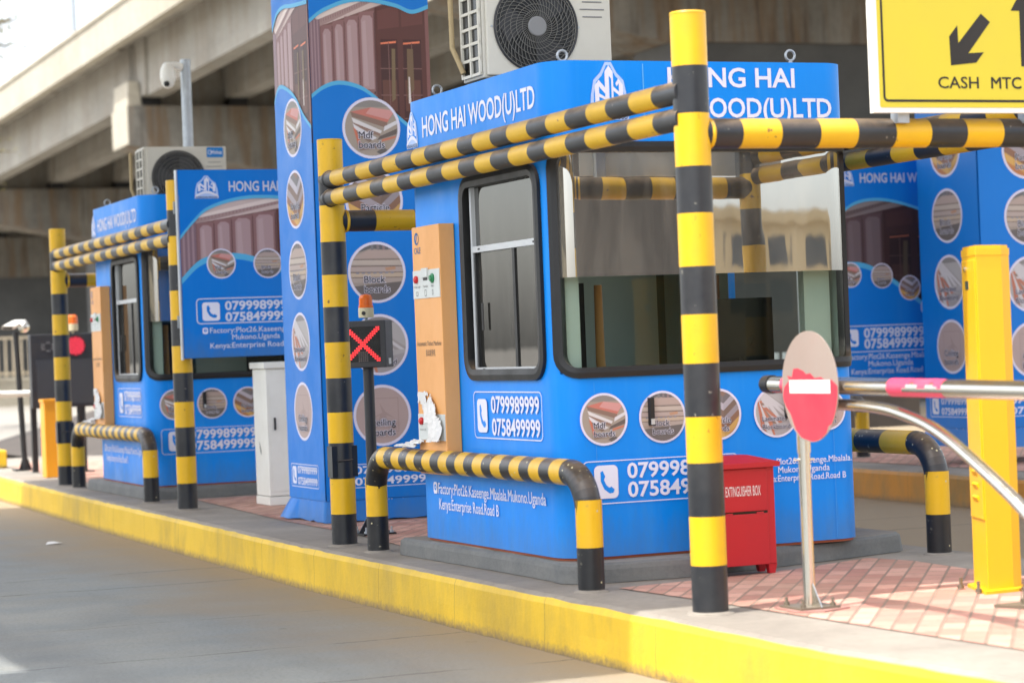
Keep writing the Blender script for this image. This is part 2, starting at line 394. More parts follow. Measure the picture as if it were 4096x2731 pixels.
def pic(g, kind, cx, cy, r, l=1, words=True, tscale=1.0):
    """round product picture with a white rim"""
    g.disc(cx, cy, r, (222, 218, 236), l)
    q = r*0.91; cl = arc(cx, cy, q, q, 0, 2*pi*43/44, 43)
    def T(pts): return [(cx+x*q, cy+y*q) for x, y in pts]
    old = g.clip; g.clip = cl; cnt = [0]
    def p(c, *pts, d=1):
        cnt[0] += .06; g.poly(T(pts), tuple(int(v*.72+w_*.28) for v, w_ in zip(c, (200, 188, 182))), l+d*.5+cnt[0])
    if kind == 'mdf':
        p((150, 136, 120), (-1, -1), (1, -1), (1, 1), (-1, 1))
        p((118, 112, 108), (-1, .75), (1, .75), (1, 1), (-1, 1), d=2)
        p((196, 92, 74), (-.78, .58), (0, .74), (.92, .62), (.62, .2), d=2)
        p((212, 134, 128), (-.2, .52), (0, .74), (.92, .62), (.66, .3), d=3)
        p((116, 82, 66), (-.78, .58), (.62, .2), (.58, .0), (-.72, .4), d=2)
        p((224, 220, 222), (-.74, .38), (.4, -.1), (.34, -.2), (-.68, .2), d=3)
        p((128, 92, 74), (-.68, .2), (.34, -.2), (.3, -.3), (-.62, .08), d=3)
        p((226, 224, 228), (-.7, .16), (.2, -.36), (.02, -.44), (-.64, -.04), d=4)
        p((110, 84, 68), (-.66, -.02), (.02, -.44), (-.1, -.52), (-.6, -.2), d=4)
        p((206, 92, 58), (-.7, .04), (-.5, -.72), (-.34, -.72), (-.6, -.04), d=5)
        p((222, 220, 226), (.5, .06), (.98, .28), (.98, .14), (.46, -.12), d=3)
        p((70, 58, 52), (.3, -.3), (.98, -.02), (.96, -.22), (.2, -.44), d=4)
        p((202, 98, 66), (.4, -.4), (.92, -.28), (.9, -.36), (.36, -.5), d=5)
        p((120, 92, 74), (-.5, -.72), (.34, -.6), (.3, -.7), (-.46, -.82), d=5)
        p((66, 62, 60), (.16, -.86), (.44, -.7), (.6, -.8), (.4, -1), d=5)
    elif kind == 'block':
        p((150, 136, 124), (-1, -1), (1, -1), (1, 1), (-1, 1))
        p((70, 70, 74), (-1, .62), (-.2, .86), (1, .7), (1, 1), (-1, 1), d=2)
        for i in range(5): p((100+12*(i % 3), 100, 104), (-.2+i*.22, .78), (-.1+i*.22, .8), (-.1+i*.22, 1), (-.2+i*.22, 1), d=3)
        p((174, 150, 138), (-1, .5), (-.3, .8), (.6, .8), (1, .5), d=4)
        for i, y in enumerate((.48, .24, .02, -.16)):
            p(((188, 172, 158), (176, 156, 146), (190, 166, 140), (168, 150, 138))[i], (-1, y), (1, y-.02), (1, y-.24), (-1, y-.2), d=5)
            p((92, 74, 66), (-1, y), (1, y-.02), (1, y-.05), (-1, y-.03), d=6)
        for i in range(7): p((110, 116, 140), (-.8+i*.22, -.0), (-.68+i*.22, -.0), (-.68+i*.22, -.045), (-.8+i*.22, -.045), d=7)
        p((186, 130, 92), (.3, .16), (.7, .2), (.72, .1), (.36, .05), d=7)
        p((74, 68, 66), (-1, -.5), (1, -.34), (1, -1), (-1, -1), d=8)
    elif kind == 'particle':
        p((120, 84, 66), (-1, -1), (1, -1), (1, 1), (-1, 1))
        cols = [(92, 88, 92), (182, 176, 190), (104, 76, 62), (150, 140, 150), (126, 74, 44), (222, 162, 60), (190, 104, 40), (96, 58, 42), (186, 160, 150), (150, 84, 46), (70, 46, 38)]
        for i, c in enumerate(cols):
            y = 1.5-i*.3
            p(c, (-1.1, y), (.25, y-.75), (1.1, y), (1.1, y-.34), (.25, y-1.09), (-1.1, y-.34), d=2) if False else None
            p(c, (-1.1, y), (.25, y-.75), (.25, y-1.07), (-1.1, y-.32), d=2)
            p(tuple(int(v*.9) for v in c), (.25, y-.75), (1.1, y), (1.1, y-.32), (.25, y-1.07), d=2)
    elif kind == 'laminated':
        p((172, 168, 168), (-1, -1), (1, -1), (1, 1), (-1, 1))
        p((120, 116, 116), (-1, .75), (1, .8), (1, 1), (-1, 1), d=2)
        for i in range(9):
            a = -1.0+i*.2
            p((206, 202, 206) if i % 2 else (150, 144, 142), (-.9, .9), (-.6, .9), (a+.55, -.2-.0), (a+.38, -.2), d=2+(i % 2))
        for i, (x, c) in enumerate([(-.85, (186, 92, 62)), (-.55, (206, 204, 208)), (-.3, (190, 100, 66)), (0, (126, 96, 80)), (.3, (196, 190, 192)), (.55, (182, 96, 66))]):
            p(c, (-.95+i*.06, .7-.1*i), (-.88+i*.08, .72-.1*i), (x+.35, -1), (x+.12, -1), d=5)
        p((150, 146, 148), (-.2, -.55), (1, -.3), (1, -1), (-.1, -1), d=6)
    else:
        p((176, 150, 144), (-1, -1), (1, -1), (1, 1), (-1, 1))
        for (a, b, c, d_) in ((-.62, .62, .62, .6), (-.62, .6, -.6, -.6), (-.62, -.58, .62, -.6), (.6, .6, .62, -.6)): p((150, 124, 120), (a, b), (c, b), (c, d_), (a, d_), d=2)
        p((160, 134, 128), (-.1, .45), (.0, .1), (-.45, -.1), (-.1, -.0), (-.2, -.5), (.0, -.1), (.25, -.5), (.14, 0), (.45, -.1), (.12, .12), d=2)
    g.clip = old
    if words:
        a, b = {'mdf': ('Mdf', 'boards'), 'block': ('Block', 'boards'), 'particle': ('Particle', 'boards'), 'laminated': ('Laminated', 'Blockboard'), 'ceiling': ('Ceiling', 'boards')}[kind]
        h = r*.225*tscale; x = cx-r*.46
        if kind == 'laminated': x = cx-r*.66; h *= .82
        g.text(a, x, cy-r*.34, h, None, (40, 36, 40), l+10, 0.012, 'L', (226, 222, 234))
        g.text(b, x, cy-r*.66, h, None, (40, 36, 40), l+10, 0.012, 'L', (226, 222, 234))

def handset(g, x0, y0, x1, y1, blue, l):
    g.poly(rrect(x0, y0, x1, y1, (y1-y0)*.16), WH, l)
    w = x1-x0; h = y1-y0
    def t(a): return [(x0+px*w, y0+py*h) for px, py in a]
    g.poly(t([(.26, .80), (.36, .84), (.46, .66), (.40, .56), (.50, .40), (.62, .32), (.70, .36), (.84, .26), (.78, .16), (.62, .15), (.40, .28), (.26, .52)]), blue, l+1)
def pin(g, x, y, h, blue, l):
    g.poly(rrect(x, y, x+h*.9, y+h, h*.25), WH, l); g.disc(x+h*.45, y+h*.55, h*.27, blue, l+1, 16); g.disc(x+h*.45, y+h*.55, h*.1, WH, l+2, 12)
def emblem(g, x0, y0, x1, y1, blue, l, glow=True, words=True):
    """three towers whose outlines read as letters, over an arc"""
    w = x1-x0; h = y1-y0
    def t(a): return [(x0+px*w, y0+py*h) for px, py in a]
    if glow: g.poly(t([(-.02, -.03), (1.02, -.03), (.98, .42), (.9, .72), (.72, .86), (.58, 1.06), (.42, 1.06), (.28, .86), (.1, .72), (.02, .42)]), (176, 200, 242), l); g.poly(t([(.09, .22), (.91, .22), (.9, .46), (.83, .68), (.68, .80), (.55, 1.0), (.45, 1.0), (.32, .80), (.17, .68), (.1, .46)]), blue, l+.5)
    for q, a in enumerate(([(.13, .30), (.13, .62), (.24, .72), (.24, .33)], [(.24, .60), (.24, .72), (.40, .58), (.40, .46)], [(.24, .40), (.24, .47), (.40, .40), (.40, .35)],
              [(.40, .35), (.40, .88), (.51, 1.0), (.51, .36)], [(.51, .80), (.51, 1.0), (.62, .87), (.62, .70)], [(.62, .35), (.62, .87), (.57, .80), (.57, .36)],
              [(.62, .52), (.62, .60), (.77, .50), (.77, .43)], [(.77, .32), (.77, .74), (.88, .63), (.88, .29)], [(.68, .66), (.77, .76), (.77, .66), (.71, .60)])):
        g.poly(t(a), WH, l+2+q*.1)
    arc0 = [(x0+w*(i/10), y0+h*(.12+.22*sin(pi*i/10))) for i in range(11)]; arc1 = [(x0+w*(i/10), y0+h*(.02+.20*sin(pi*i/10))) for i in range(11)]
    g.band(arc0, arc1, WH, l+3)
    if words: g.text('HONGHAI WOOD', (x0+x1)/2, y0-h*.02, h*.1, w*.94, (28, 48, 92), l+4, 0.01, 'C')

def wardrobe(g, x0, x1, z0, z1, l, dark=1.0):
    """printed interior: panelled wardrobe doors, glazed cabinet, cornice and ceiling"""
    W_, H_ = x1-x0, z1-z0
    old = g.clip; g.clip = [(x0, z0), (x1, z0), (x1, z1), (x0, z1)]
    cnt = [0]
    def p(c, *pts, d=0):
        cnt[0] += .035; g.poly([(x0+a*W_, z0+b*H_) for a, b in pts], tuple(min(255, int(v*dark*1.08+4)) for v in c), l+d*.5+cnt[0])  # dark dims the print for shade; the slight lift stands for sheen
    p((112, 78, 74), (0, 0), (1, 0), (1, 1), (0, 1))
    p((186, 164, 158), (0, 1), (1, 1), (1, .99), (.1, .74), (0, .84), d=1)
    p((206, 188, 180), (.06, .80), (.56, .98), (.62, .96), (.09, .74), d=2)
    p((150, 124, 120), (.08, .78), (.6, .95), (.62, .93), (.09, .735), d=3)
    for i in range(26):
        a = .1+i*.02; b = .76+i*.0066
        p((134, 106, 102), (a, b), (a+.007, b+.002), (a+.007, b+.026), (a, b+.024), d=4)
    for i in range(7): p((142, 116, 122) if i % 2 else (118, 92, 98), (i*.013, 0), (i*.013+.013, 0), (i*.013+.013, .78), (i*.013, .78), d=4)
    for i, (a, b) in enumerate(((.10, .19), (.20, .29), (.30, .41), (.42, .54))):
        t = .72+.03*i
        p((128, 92, 90), (a-.005, .0), (b+.005, 0), (b+.005, t+.03), (a-.005, t+.02), d=4)
        p((158, 130, 130), (a+.012, .34), (b-.012, .34), (b-.012, t-.02), (b-.03, t+.0), (a+.03, t), (a+.012, t-.03), d=5)
        p((142, 112, 112), (a+.012, .02), (b-.012, .02), (b-.012, .28), (a+.012, .28), d=5)
        p((166, 140, 140), (a+.022, .36), ((a+b)/2, .36), ((a+b)/2-.01, t-.03), (a+.022, t-.04), d=6)
        p((70, 44, 40), (b, 0), (b+.004, 0), (b+.004, t+.02), (b, t+.02), d=6)
        p((54, 36, 34), (b-.016, .31), (b-.006, .31), (b-.006, .325), (b-.016, .325), d=7)
    p((84, 48, 42), (.55, 0), (1, 0), (1, .97), (.55, .86), d=5)
    p((96, 56, 50), (.57, .72), (.75, .74), (.75, .88), (.57, .84), d=6); p((96, 56, 50), (.77, .74), (.95, .76), (.95, .92), (.77, .89), d=6)
    for a, b in ((.58, .73), (.77, .93)):
        p((64, 36, 33), (a, .02), (b, .02), (b, .66), (a+.01, .66), d=6)
        p((216, 118, 84), (a+.01, .638), (b-.01, .65), (b-.01, .637), (a+.01, .627), d=7)
        p((192, 88, 56), (a+.08, .172), (b, .150), (b, .14), (a+.08, .160), d=7)
        p((92, 56, 46), (a+.015, .4), (b-.015, .4), (b-.015, .2), (a+.015, .2), d=7)
        for k in (.15, .30, .47): p((116, 82, 76), (a, k), (b, k), (b, k+.006), (a, k+.006), d=8)
        p((116, 82, 76), ((a+b)/2-.003, .02), ((a+b)/2+.003, .02), ((a+b)/2+.003, .64), ((a+b)/2-.003, .64), d=8)
    p((112, 92, 66), (.67, .26), (.70, .28), (.71, .6), (.68, .6), d=9); p((106, 84, 62), (.80, .28), (.86, .34), (.86, .6), (.81, .6), d=9)
    p((206, 194, 188), (.81, .25), (.83, .25), (.825, .42), (.815, .42), d=10)
    p((120, 80, 76), (.97, 0), (1, 0), (1, .96), (.97, .95), d=6)
    g.clip = old

def spline(pts, n=10):
    out = []
    for i in range(len(pts)-1):
        p0 = pts[max(i-1, 0)]; p1 = pts[i]; p2 = pts[i+1]; p3 = pts[min(i+2, len(pts)-1)]
        for k in range(n):
            t = k/n
            out.append(tuple(.5*((2*b)+(-a+c)*t+(2*a-5*b+4*c-d)*t*t+(-a+3*b-3*c+d)*t*t*t) for a, b, c, d in zip(p0, p1, p2, p3)))
    out.append(tuple(pts[-1])); return out
def below(g, curve, zb, c, l, w=0.03, cy=CY):
    """blue field under a curve, with a pale blue band along it"""
    cv = spline(curve)
    g.band(cv, [(x, zb) for x, _ in cv], c, l); g.band([(x, z+w) for x, z in cv], cv, cy, l)
def above(g, curve, zt, c, l, w=0.03, cy=CY):
    cv = spline(curve)
    g.band([(x, zt) for x, _ in cv], cv, c, l); g.band(cv, [(x, z-w) for x, z in cv], cy, l)

# ================================================================== SETTING
# ---- ground and road
def road_mat():
    m, nt, bs = base_mat('lane_concrete'); v = coords(nt)
    a = noise(nt, v, 0.9, 9, 0.62); vs = coords(nt, (0.8, 1.5, 1)); b = noise(nt, vs, 0.9, 9, 0.72); f = noise(nt, v, 45, 6, 0.75)
    col = mix(nt, ramp(nt, a, 0.3, 0.72), lin((130, 134, 132)), lin((108, 112, 113)))
    col = mix(nt, math_(nt, 'MULTIPLY', ramp(nt, b, 0.42, 0.70), 0.42), col, lin((146, 140, 124)))
    col = mix(nt, math_(nt, 'MULTIPLY', ramp(nt, f, 0.48, 0.66), 0.5), col, lin((84, 84, 80)))
    vk = N(nt, 'ShaderNodeTexVoronoi'); vk.inputs['Scale'].default_value = 1.1; nt.links.new(v, vk.inputs['Vector'])
    spots = math_(nt, 'MULTIPLY', math_(nt, 'LESS_THAN', vk.outputs['Distance'], 0.045), ramp(nt, noise(nt, v, 20, 3), 0.35, 0.5))
    col = mix(nt, math_(nt, 'MULTIPLY', spots, 0.5), col, lin((60, 56, 50)))
    oil = ramp(nt, noise(nt, coords(nt, (1.0, 0.12, 1)), 0.9, 4), 0.5, 0.72); col = mix(nt, math_(nt, 'MULTIPLY', oil, 0.35), col, lin((84, 84, 84)))
    sp = N(nt, 'ShaderNodeSeparateXYZ'); nt.links.new(v, sp.inputs[0])
    d = math_(nt, 'ADD', sp.outputs['X'], math_(nt, 'MULTIPLY', math_(nt, 'SUBTRACT', a, 0.5), 1.8))
    dust = N(nt, 'ShaderNodeMapRange'); dust.inputs[1].default_value = 3.55; dust.inputs[2].default_value = 4.7; nt.links.new(d, dust.inputs[0])
    col = mix(nt, math_(nt, 'MULTIPLY', dust.outputs[0], 0.8), col, lin((150, 130, 100)))
    yy = math_(nt, 'ADD', sp.outputs['Y'], math_(nt, 'MULTIPLY', math_(nt, 'SUBTRACT', noise(nt, v, 0.8, 6), 0.5), 0.30))
    for y0, wdt in ((10.55, .006), (11.95, .006), (15.9, .009), (16.9, .007), (13.6, .004)):
        k = math_(nt, 'LESS_THAN', math_(nt, 'ABSOLUTE', math_(nt, 'SUBTRACT', yy, y0)), wdt)
        k = math_(nt, 'MULTIPLY', k, ramp(nt, noise(nt, v, 2.0, 2), 0.42, 0.52))
        col = mix(nt, math_(nt, 'MULTIPLY', k, 0.95), col, lin((52, 48, 42)))
    nt.links.new(col, bs.inputs['Base Color']); bs.inputs['Roughness'].default_value = 0.82
    bump(nt, bs, f, 0.5, 0.012); MATS['lane_concrete'] = m; return m
M_road = road_mat()
M_ground = concrete('dusty_ground', (150, 144, 134), (122, 118, 110), 0.05)
MB().add([(-900, -900, -.02), (900, -900, -.02), (900, 1500, -.02), (-900, 1500, -.02)], [(0, 1, 2, 3)], M_ground).build('ground')['kind'] = 'structure'
MB().add([(-14, -40, 0), (26, -40, 0), (26, 46, 0), (-14, 46, 0)], [(0, 1, 2, 3)], M_road).build('road')['kind'] = 'structure'

# ---- traffic islands
def kerb_mat(name, rgb, dirt, lo):
    m, nt, bs = base_mat(name); v = coords(nt)
    a = noise(nt, v, 1.1, 8, 0.6); vs = coords(nt, (2.2, 2.2, 0.8)); s = math_(nt, 'MULTIPLY', math_(nt, 'ADD', noise(nt, vs, 1.6, 9, 0.75), noise(nt, coords(nt, (.5, .5, .5)), 1.1, 4)), 0.52); f = noise(nt, v, 30, 6, 0.7)
    c = lin(rgb)
    col = mix(nt, ramp(nt, a, 0.3, 0.75), c, tuple(x*.82 for x in c[:3])+(1,))
    col = mix(nt, math_(nt, 'MULTIPLY', ramp(nt, s, 0.50, 0.66), dirt), col, lin((126, 110, 66)))
    sp = N(nt, 'ShaderNodeSeparateXYZ'); nt.links.new(v, sp.inputs[0])
    h = math_(nt, 'ADD', sp.outputs['Z'], math_(nt, 'MULTIPLY', math_(nt, 'SUBTRACT', f, 0.5), 0.10))
    low = N(nt, 'ShaderNodeMapRange'); low.inputs[1].default_value = 0.055; low.inputs[2].default_value = 0.0; nt.links.new(h, low.inputs[0])
    col = mix(nt, math_(nt, 'MULTIPLY', low.outputs[0], lo), col, lin((120, 102, 74)))
    ch = math_(nt, 'MULTIPLY', ramp(nt, f, 0.68, 0.72), ramp(nt, a, 0.5, 0.6))
    col = mix(nt, math_(nt, 'MULTIPLY', ch, 0.6), col, lin((130, 126, 112)))
    yj = math_(nt, 'ADD', sp.outputs['Y'], math_(nt, 'MULTIPLY', math_(nt, 'SUBTRACT', noise(nt, v, 9, 4), 0.5), 0.03))
    j = math_(nt, 'LESS_THAN', math_(nt, 'ABSOLUTE', math_(nt, 'SUBTRACT', math_(nt, 'FRACT', math_(nt, 'DIVIDE', math_(nt, 'SUBTRACT', yj, 9.08), 1.23)), 0.5)), 0.004)
    col = mix(nt, math_(nt, 'MULTIPLY', j, 0.4), col, lin((110, 88, 40)))
    ey = math_(nt, 'DIVIDE', math_(nt, 'SUBTRACT', sp.outputs['Y'], 12.05), 0.16); ez = math_(nt, 'DIVIDE', math_(nt, 'SUBTRACT', sp.outputs['Z'], 0.10), 0.11)
    e = math_(nt, 'ADD', math_(nt, 'MULTIPLY', ey, ey), math_(nt, 'MULTIPLY', ez, ez))
    sc = math_(nt, 'MULTIPLY', ramp(nt, e, 1.0, 0.75), ramp(nt, noise(nt, coords(nt, (1, 12, 2)), 2.2, 4), 0.35, 0.65))
    col = mix(nt, math_(nt, 'MULTIPLY', sc, 0.45), col, lin((120, 96, 30)))
    nt.links.new(col, bs.inputs['Base Color']); bs.inputs['Roughness'].default_value = 0.6; bump(nt, bs, f, 0.25, 0.012)
    MATS[name] = m; return m
M_kerb = kerb_mat('yellow_kerb_paint', (228, 188, 38), 0.42, 0.95)
M_kerb2 = kerb_mat('grimy_yellow_kerb_paint', (196, 132, 36), 0.75, 0.8)
def dense(pts, step):
    out = []
    for a, b in zip(pts, pts[1:]):
        n = max(1, int(math.dist(a, b)/step))
        out += [(a[0]+(b[0]-a[0])*i/n, a[1]+(b[1]-a[1])*i/n) for i in range(n)]
    return out+[pts[-1]]
def island(name, left, right, mk):
    loop = dense(left, 0.12)+dense(right[::-1], 0.3)
    n = len(loop); rnd = random.Random(3); prof = [(0.0, 0.0, 0.0), (0.004, 0.12, 0), (0.006, 0.235, 0), (0.020, 0.265, 0), (0.045, 0.28, 0)]
    b = MB(); rings = []
    cx = sum(p[0] for p in loop)/n
    for k, (ins, z, _) in enumerate(prof):
        ring = []
        for i, (x, y) in enumerate(loop):
            a = Vector(loop[i-1]); c = Vector(loop[(i+1) % n]); t = (c-a).normalized(); nn = Vector((-t.y, t.x))
            if (nn.x*(cx-x)) < 0 and abs(nn.x) > .3: nn = -nn
            j = (rnd.random()-.5)*(0.016 if k == 3 else 0.009)
            q = Vector((x, y))+nn*(ins+j); ring.append((q.x, q.y, z+((rnd.random()-.5)*.006 if k == 3 else 0)))
        rings.append(ring)
    for k in range(len(prof)-1):
        b.add(rings[k]+rings[k+1], [(i, (i+1) % n, n+(i+1) % n, n+i) for i in range(n)], mk if k < 3 else M_itop, True)
    b.add(rings[-1], [list(range(n))], M_itop)
    o = b.build(name); o['kind'] = 'structure'; return o
islL = [(5.2, 2.4), (4.95, 4.2), (4.83, 6.2), (4.80, 7.0), (4.71, 8.4), (4.70, 11.0), (4.715, 14.9), (4.78, 17), (4.93, 21.9), (5.15, 27.2), (5.33, 31.0), (5.9, 32.2)]
islR = [(6.3, 2.0), (7.0, 3.0), (7.42, 5), (7.45, 10), (7.47, 14), (7.6, 22), (7.8, 28), (7.6, 31.2), (6.8, 32.4)]
island('traffic_island', islL, islR, M_kerb)
island('traffic_island', [(x+6.62, y+1.0) for x, y in islL], [(x+7.4, y+1.0) for x, y in islR], M_kerb2)
def paver_mat():
    m, nt, bs = base_mat('brick_pavers'); v = coords(nt, (1, 1, 1), (0, 0, R(-54)))
    br = N(nt, 'ShaderNodeTexBrick'); nt.links.new(v, br.inputs['Vector'])
    br.inputs['Scale'].default_value = 1.0; br.inputs['Brick Width'].default_value = 0.20; br.inputs['Row Height'].default_value = 0.10
    br.inputs['Mortar Size'].default_value = 0.007; br.inputs['Mortar Smooth'].default_value = 0.3; br.inputs['Bias'].default_value = 0.0
    br.inputs['Color1'].default_value = lin((206, 158, 140)); br.inputs['Color2'].default_value = lin((168, 116, 102)); br.inputs['Mortar'].default_value = lin((138, 118, 104))
    v0 = coords(nt); a = noise(nt, v0, 1.6, 7, 0.6); f = noise(nt, v0, 40, 5, .7)
    col = mix(nt, math_(nt, 'MULTIPLY', ramp(nt, a, 0.38, 0.75), 0.5), br.outputs['Color'], lin((160, 140, 116)))
    st = ramp(nt, noise(nt, v0, 7, 6, .7), 0.52, 0.72); col = mix(nt, math_(nt, 'MULTIPLY', st, 0.4), col, lin((122, 98, 86)))
    nt.links.new(col, bs.inputs['Base Color']); bs.inputs['Roughness'].default_value = 0.85
    h = math_(nt, 'ADD', math_(nt, 'MULTIPLY', br.outputs['Fac'], -1.0), math_(nt, 'MULTIPLY', noise(nt, v0, 9, 6, .7), 1.2)); bump(nt, bs, h, 0.8, 0.02)
    MATS['brick_pavers'] = m; return m
M_pav = paver_mat()
def paving(pts):
    MB().add([(x, y, .2845) for x, y in pts], [list(range(len(pts)))], M_pav).build('paving')['kind'] = 'structure'
paving([(5.42, 4.0), (5.30, 7.2), (5.22, 8.7), (5.16, 10.1), (5.10, 10.9), (5.62, 10.98), (6.2, 11.1), (6.82, 11.37), (6.90, 11.05), (6.86, 10.4), (6.86, 4.0)])
paving([(5.16, 13.95), (5.30, 15.5), (5.32, 17.1), (5.5, 19.6), (5.56, 20.5), (7.0, 20.5), (7.0, 13.95)])
paving([(5.5, 23.6), (5.72, 29.5), (6.6, 31.5), (7.3, 28), (7.1, 23.6)])
paving([(11.9, 14), (11.9, 21), (12.3, 30), (14.2, 30), (14.2, 14)])

# ---- flyover: local axes along the deck (D, falling gently), to its right (L) and up (U)
D_ = Vector((0.00449, 0.99979, -0.01978)).normalized(); L_ = D_.cross(Vector((0, 0, 1))).normalized(); U_ = L_.cross(D_)
def fp(l, d, u): return CAMLOC+L_*l+D_*d+U_*u
fo = thing('flyover', (fp(26, 73, 0).x, fp(26, 73, 0).y, 0), 'pale concrete flyover on hammerhead piers crossing above and behind the booths', 'flyover')
def fbox(b, l0, l1, d0, d1, u0, u1, m):
    o = fp(0, 0, 0); return b.frame_box(o, L_, D_, U_, (l0, d0, u0), (l1, d1, u1), m)
b = MB(); fbox(b, 17.3, 36.7, 22, 152, 11.22, 11.5, M_conc)
for k in range(13): fbox(b, 17.3, 18.1, 24+k*10, 24.08+k*10, 11.19, 11.22, M_cap)
b.build('deck', fo)
for l0 in (17.0, 36.7):
    b = MB()
    for k in range(22):
        d0 = 22+k*6
        fbox(b, l0, l0+.3, d0, d0+5.985, 10.88, 12.0, M_par)
    fbox(b, l0-.06, l0+.36, 22, 154, 11.95, 12.06, M_par)
    b.build('parapet', fo)
piers = [46, 73, 100, 127]
for k in range(7):
    l0 = 18.15+k*2.75
    for a, c in zip([22]+[p+.35 for p in piers], [p-.35 for p in piers]+[152]):
        b = MB(); fbox(b, l0, l0+.28, a, c, 9.75, 11.22, M_conc)
        prof = [(l0-.02, 9.47), (l0+.60, 9.47), (l0+.60, 9.72), (l0+.28, 9.95), (l0+.0, 9.95), (l0-.02, 9.8)]
        b.extr([fp(x, a+.01, u) for x, u in prof], D_*(c-a-.02), M_conc)
        for e0 in (a, c-1.2): fbox(b, l0-.10, l0+.62, e0+.02, e0+1.18, 9.5, 11.215, M_conc)
        b.build('girder', fo)
for p in piers:
    prof = [(17.6, 9.2), (17.6, 8.02), (22.5, 7.12), (29.6, 7.12), (35.2, 8.02), (35.2, 9.2)]
    b = MB(); b.extr([fp(x, p-1.0, u) for x, u in prof], D_*2.0, M_cap)
    fbox(b, 17.57, 17.6, p-1.0, p+1.0, 8.03, 9.2, M_par)
    b.extr([fp(x, p-.9, u) for x, u in [(17.62, 9.2), (18.06, 9.2), (17.98, 9.95), (17.66, 9.95)]], D_*1.8, M_par)
    fbox(b, 18.06, 35, p-.12, p+.12, 9.2, 11.1, M_conc)
    cp = b.build('pier_cap', fo)
    for k in range(5):
        l0 = 18.15+k*2.75
        b = MB(); fbox(b, l0-.05, l0+.55, p-.85, p+.85, 9.2, 9.47, M_rubber); b.build('bearing_pad', cp)
    b = MB(); c0 = fp(26, p, 7.2)
    b.box((c0.x-3.4, c0.y-.9, -.1), (c0.x+3.4, c0.y+.9, c0.z), M_abut); b.build('pier', fo)
b = MB(); c0 = fp(27, 151, 0); b.box((12, c0.y, -.1), (60, c0.y+1, 11), M_abut); b.build('abutment', fo)

# ---- toll canopy: its roof is above the picture, its shade lies on the lane
cn = thing('toll_canopy', (6, 17, 0), 'wide flat concrete toll roof overhead that shades the lane and the booths', 'canopy')
b = MB()
b.prism([(-1.25, 9.13), (12.5, 9.33), (12.5, 25.1), (-1.25, 24.9)], 8.0, 8.45, M_can); b.build('roof_slab', cn)
for x, y in ((-.8, 11), (-.8, 22), (12, 13.5), (12.1, 23.5)):
    if x > 5 and y > 14: continue
    b = MB(); b.tube([(x, y, 0), (x, y, 8.0)], .22, M_can, 20); b.build('column', cn)

# ================================================================== BOOTH ISLAND
# ---- plinth
def plinth():
    t = MB(); pts = [(4.955, 13.67), (4.985, 12.47), (4.99, 11.5), (4.97, 11.32), (5.02, 11.22), (5.2, 11.17), (5.64, 11.15), (6.2, 11.28), (6.67, 11.42), (7.16, 11.58), (7.22, 11.66), (7.22, 13.7)]
    rnd = random.Random(5); P = dense(pts+[pts[0]], .09)[:-1]; n = len(P); c = Vector((6.0, 12.5))
    rings = []
    for ins, z in ((0, .283), (.004, .35), (.012, .372), (.035, .385)):
        rings.append([((Vector(p)+(c-Vector(p)).normalized()*(ins+rnd.random()*.008)).to_tuple()+(z+(rnd.random()-.5)*.004*(z > .36),)) for p in P])
    for k in range(3): t.add(rings[k]+rings[k+1], [(i, (i+1) % n, n+(i+1) % n, n+i) for i in range(n)], M_plinth, True)
    t.add(rings[-1], [list(range(n))], M_itop)
    o = t.build('concrete_plinth', None, (5.0, 12.5, .28))
    return tag(o, 'low grey concrete plinth with chipped edge under the near blue booth', 'plinth', 'booth plinths')
PL = plinth()

# ---- guard frame of striped pipes
def guard_frame():
    t = thing('guard_frame', (4.95, 9.62, .28), 'tall black and yellow striped pipe frame around the near booth, its corner post foremost', 'guard frame', 'striped pipe frames around the booths')
    for x, y in ((4.95, 9.62), (4.94, 14.64), (7.2, 9.62), (7.2, 14.64)):
        b = MB(); b.striped((x, y, .28), (x, y, 2.955 if y < 10 else 2.86), .081, M_blk, M_yel, 12, 32); 
        b.lathe((x, y, 0), [(.083, 2.953 if y < 10 else 2.858), (.079, 2.962 if y < 10 else 2.866), (.02, 2.966 if y < 10 else 2.870)], M_yel, 32)
        b.lathe((x, y, .28), [(.11, 0), (.105, .006), (.082, .012)], M_itop, 24)
        if x < 5 and y > 14:
            for s_ in (-1, 1): b.box((x+s_*.064-.021, y-.064, .718), (x+s_*.064+.021, y+.03, .915), M_blk)
            b.tube([(x-.05, y-.078, .82), (x+.05, y-.078, .825)], .006, M_blk, 6)
        b.build('post', t)
    for x in (4.91, 7.2):
        for z in (2.607, 2.488):
            b = MB(); b.striped((x, 14.66, z), (x, 9.6, z), .052, M_blkr, M_yelr, 21, 24)
            b.lathe((x, 14.565, z), [(.054, -.012), (.059, 0), (.054, .012)], M_blkr, 20, (0, 1, 0))
            b.build('rail', t)
    for y, z, n in ((9.62, 2.42, 11), (14.64, 2.345, 9)):
        b = MB(); b.striped((4.99, y, z), (7.16, y, z), .068, M_blk, M_yel, n, 28)
        b.lathe((5.03, y, z), [(.069, -.01), (.074, 0), (.069, .008)], M_yel, 20, (1, 0, 0)); b.build('crossbar', t)
    return t
GF = guard_frame()

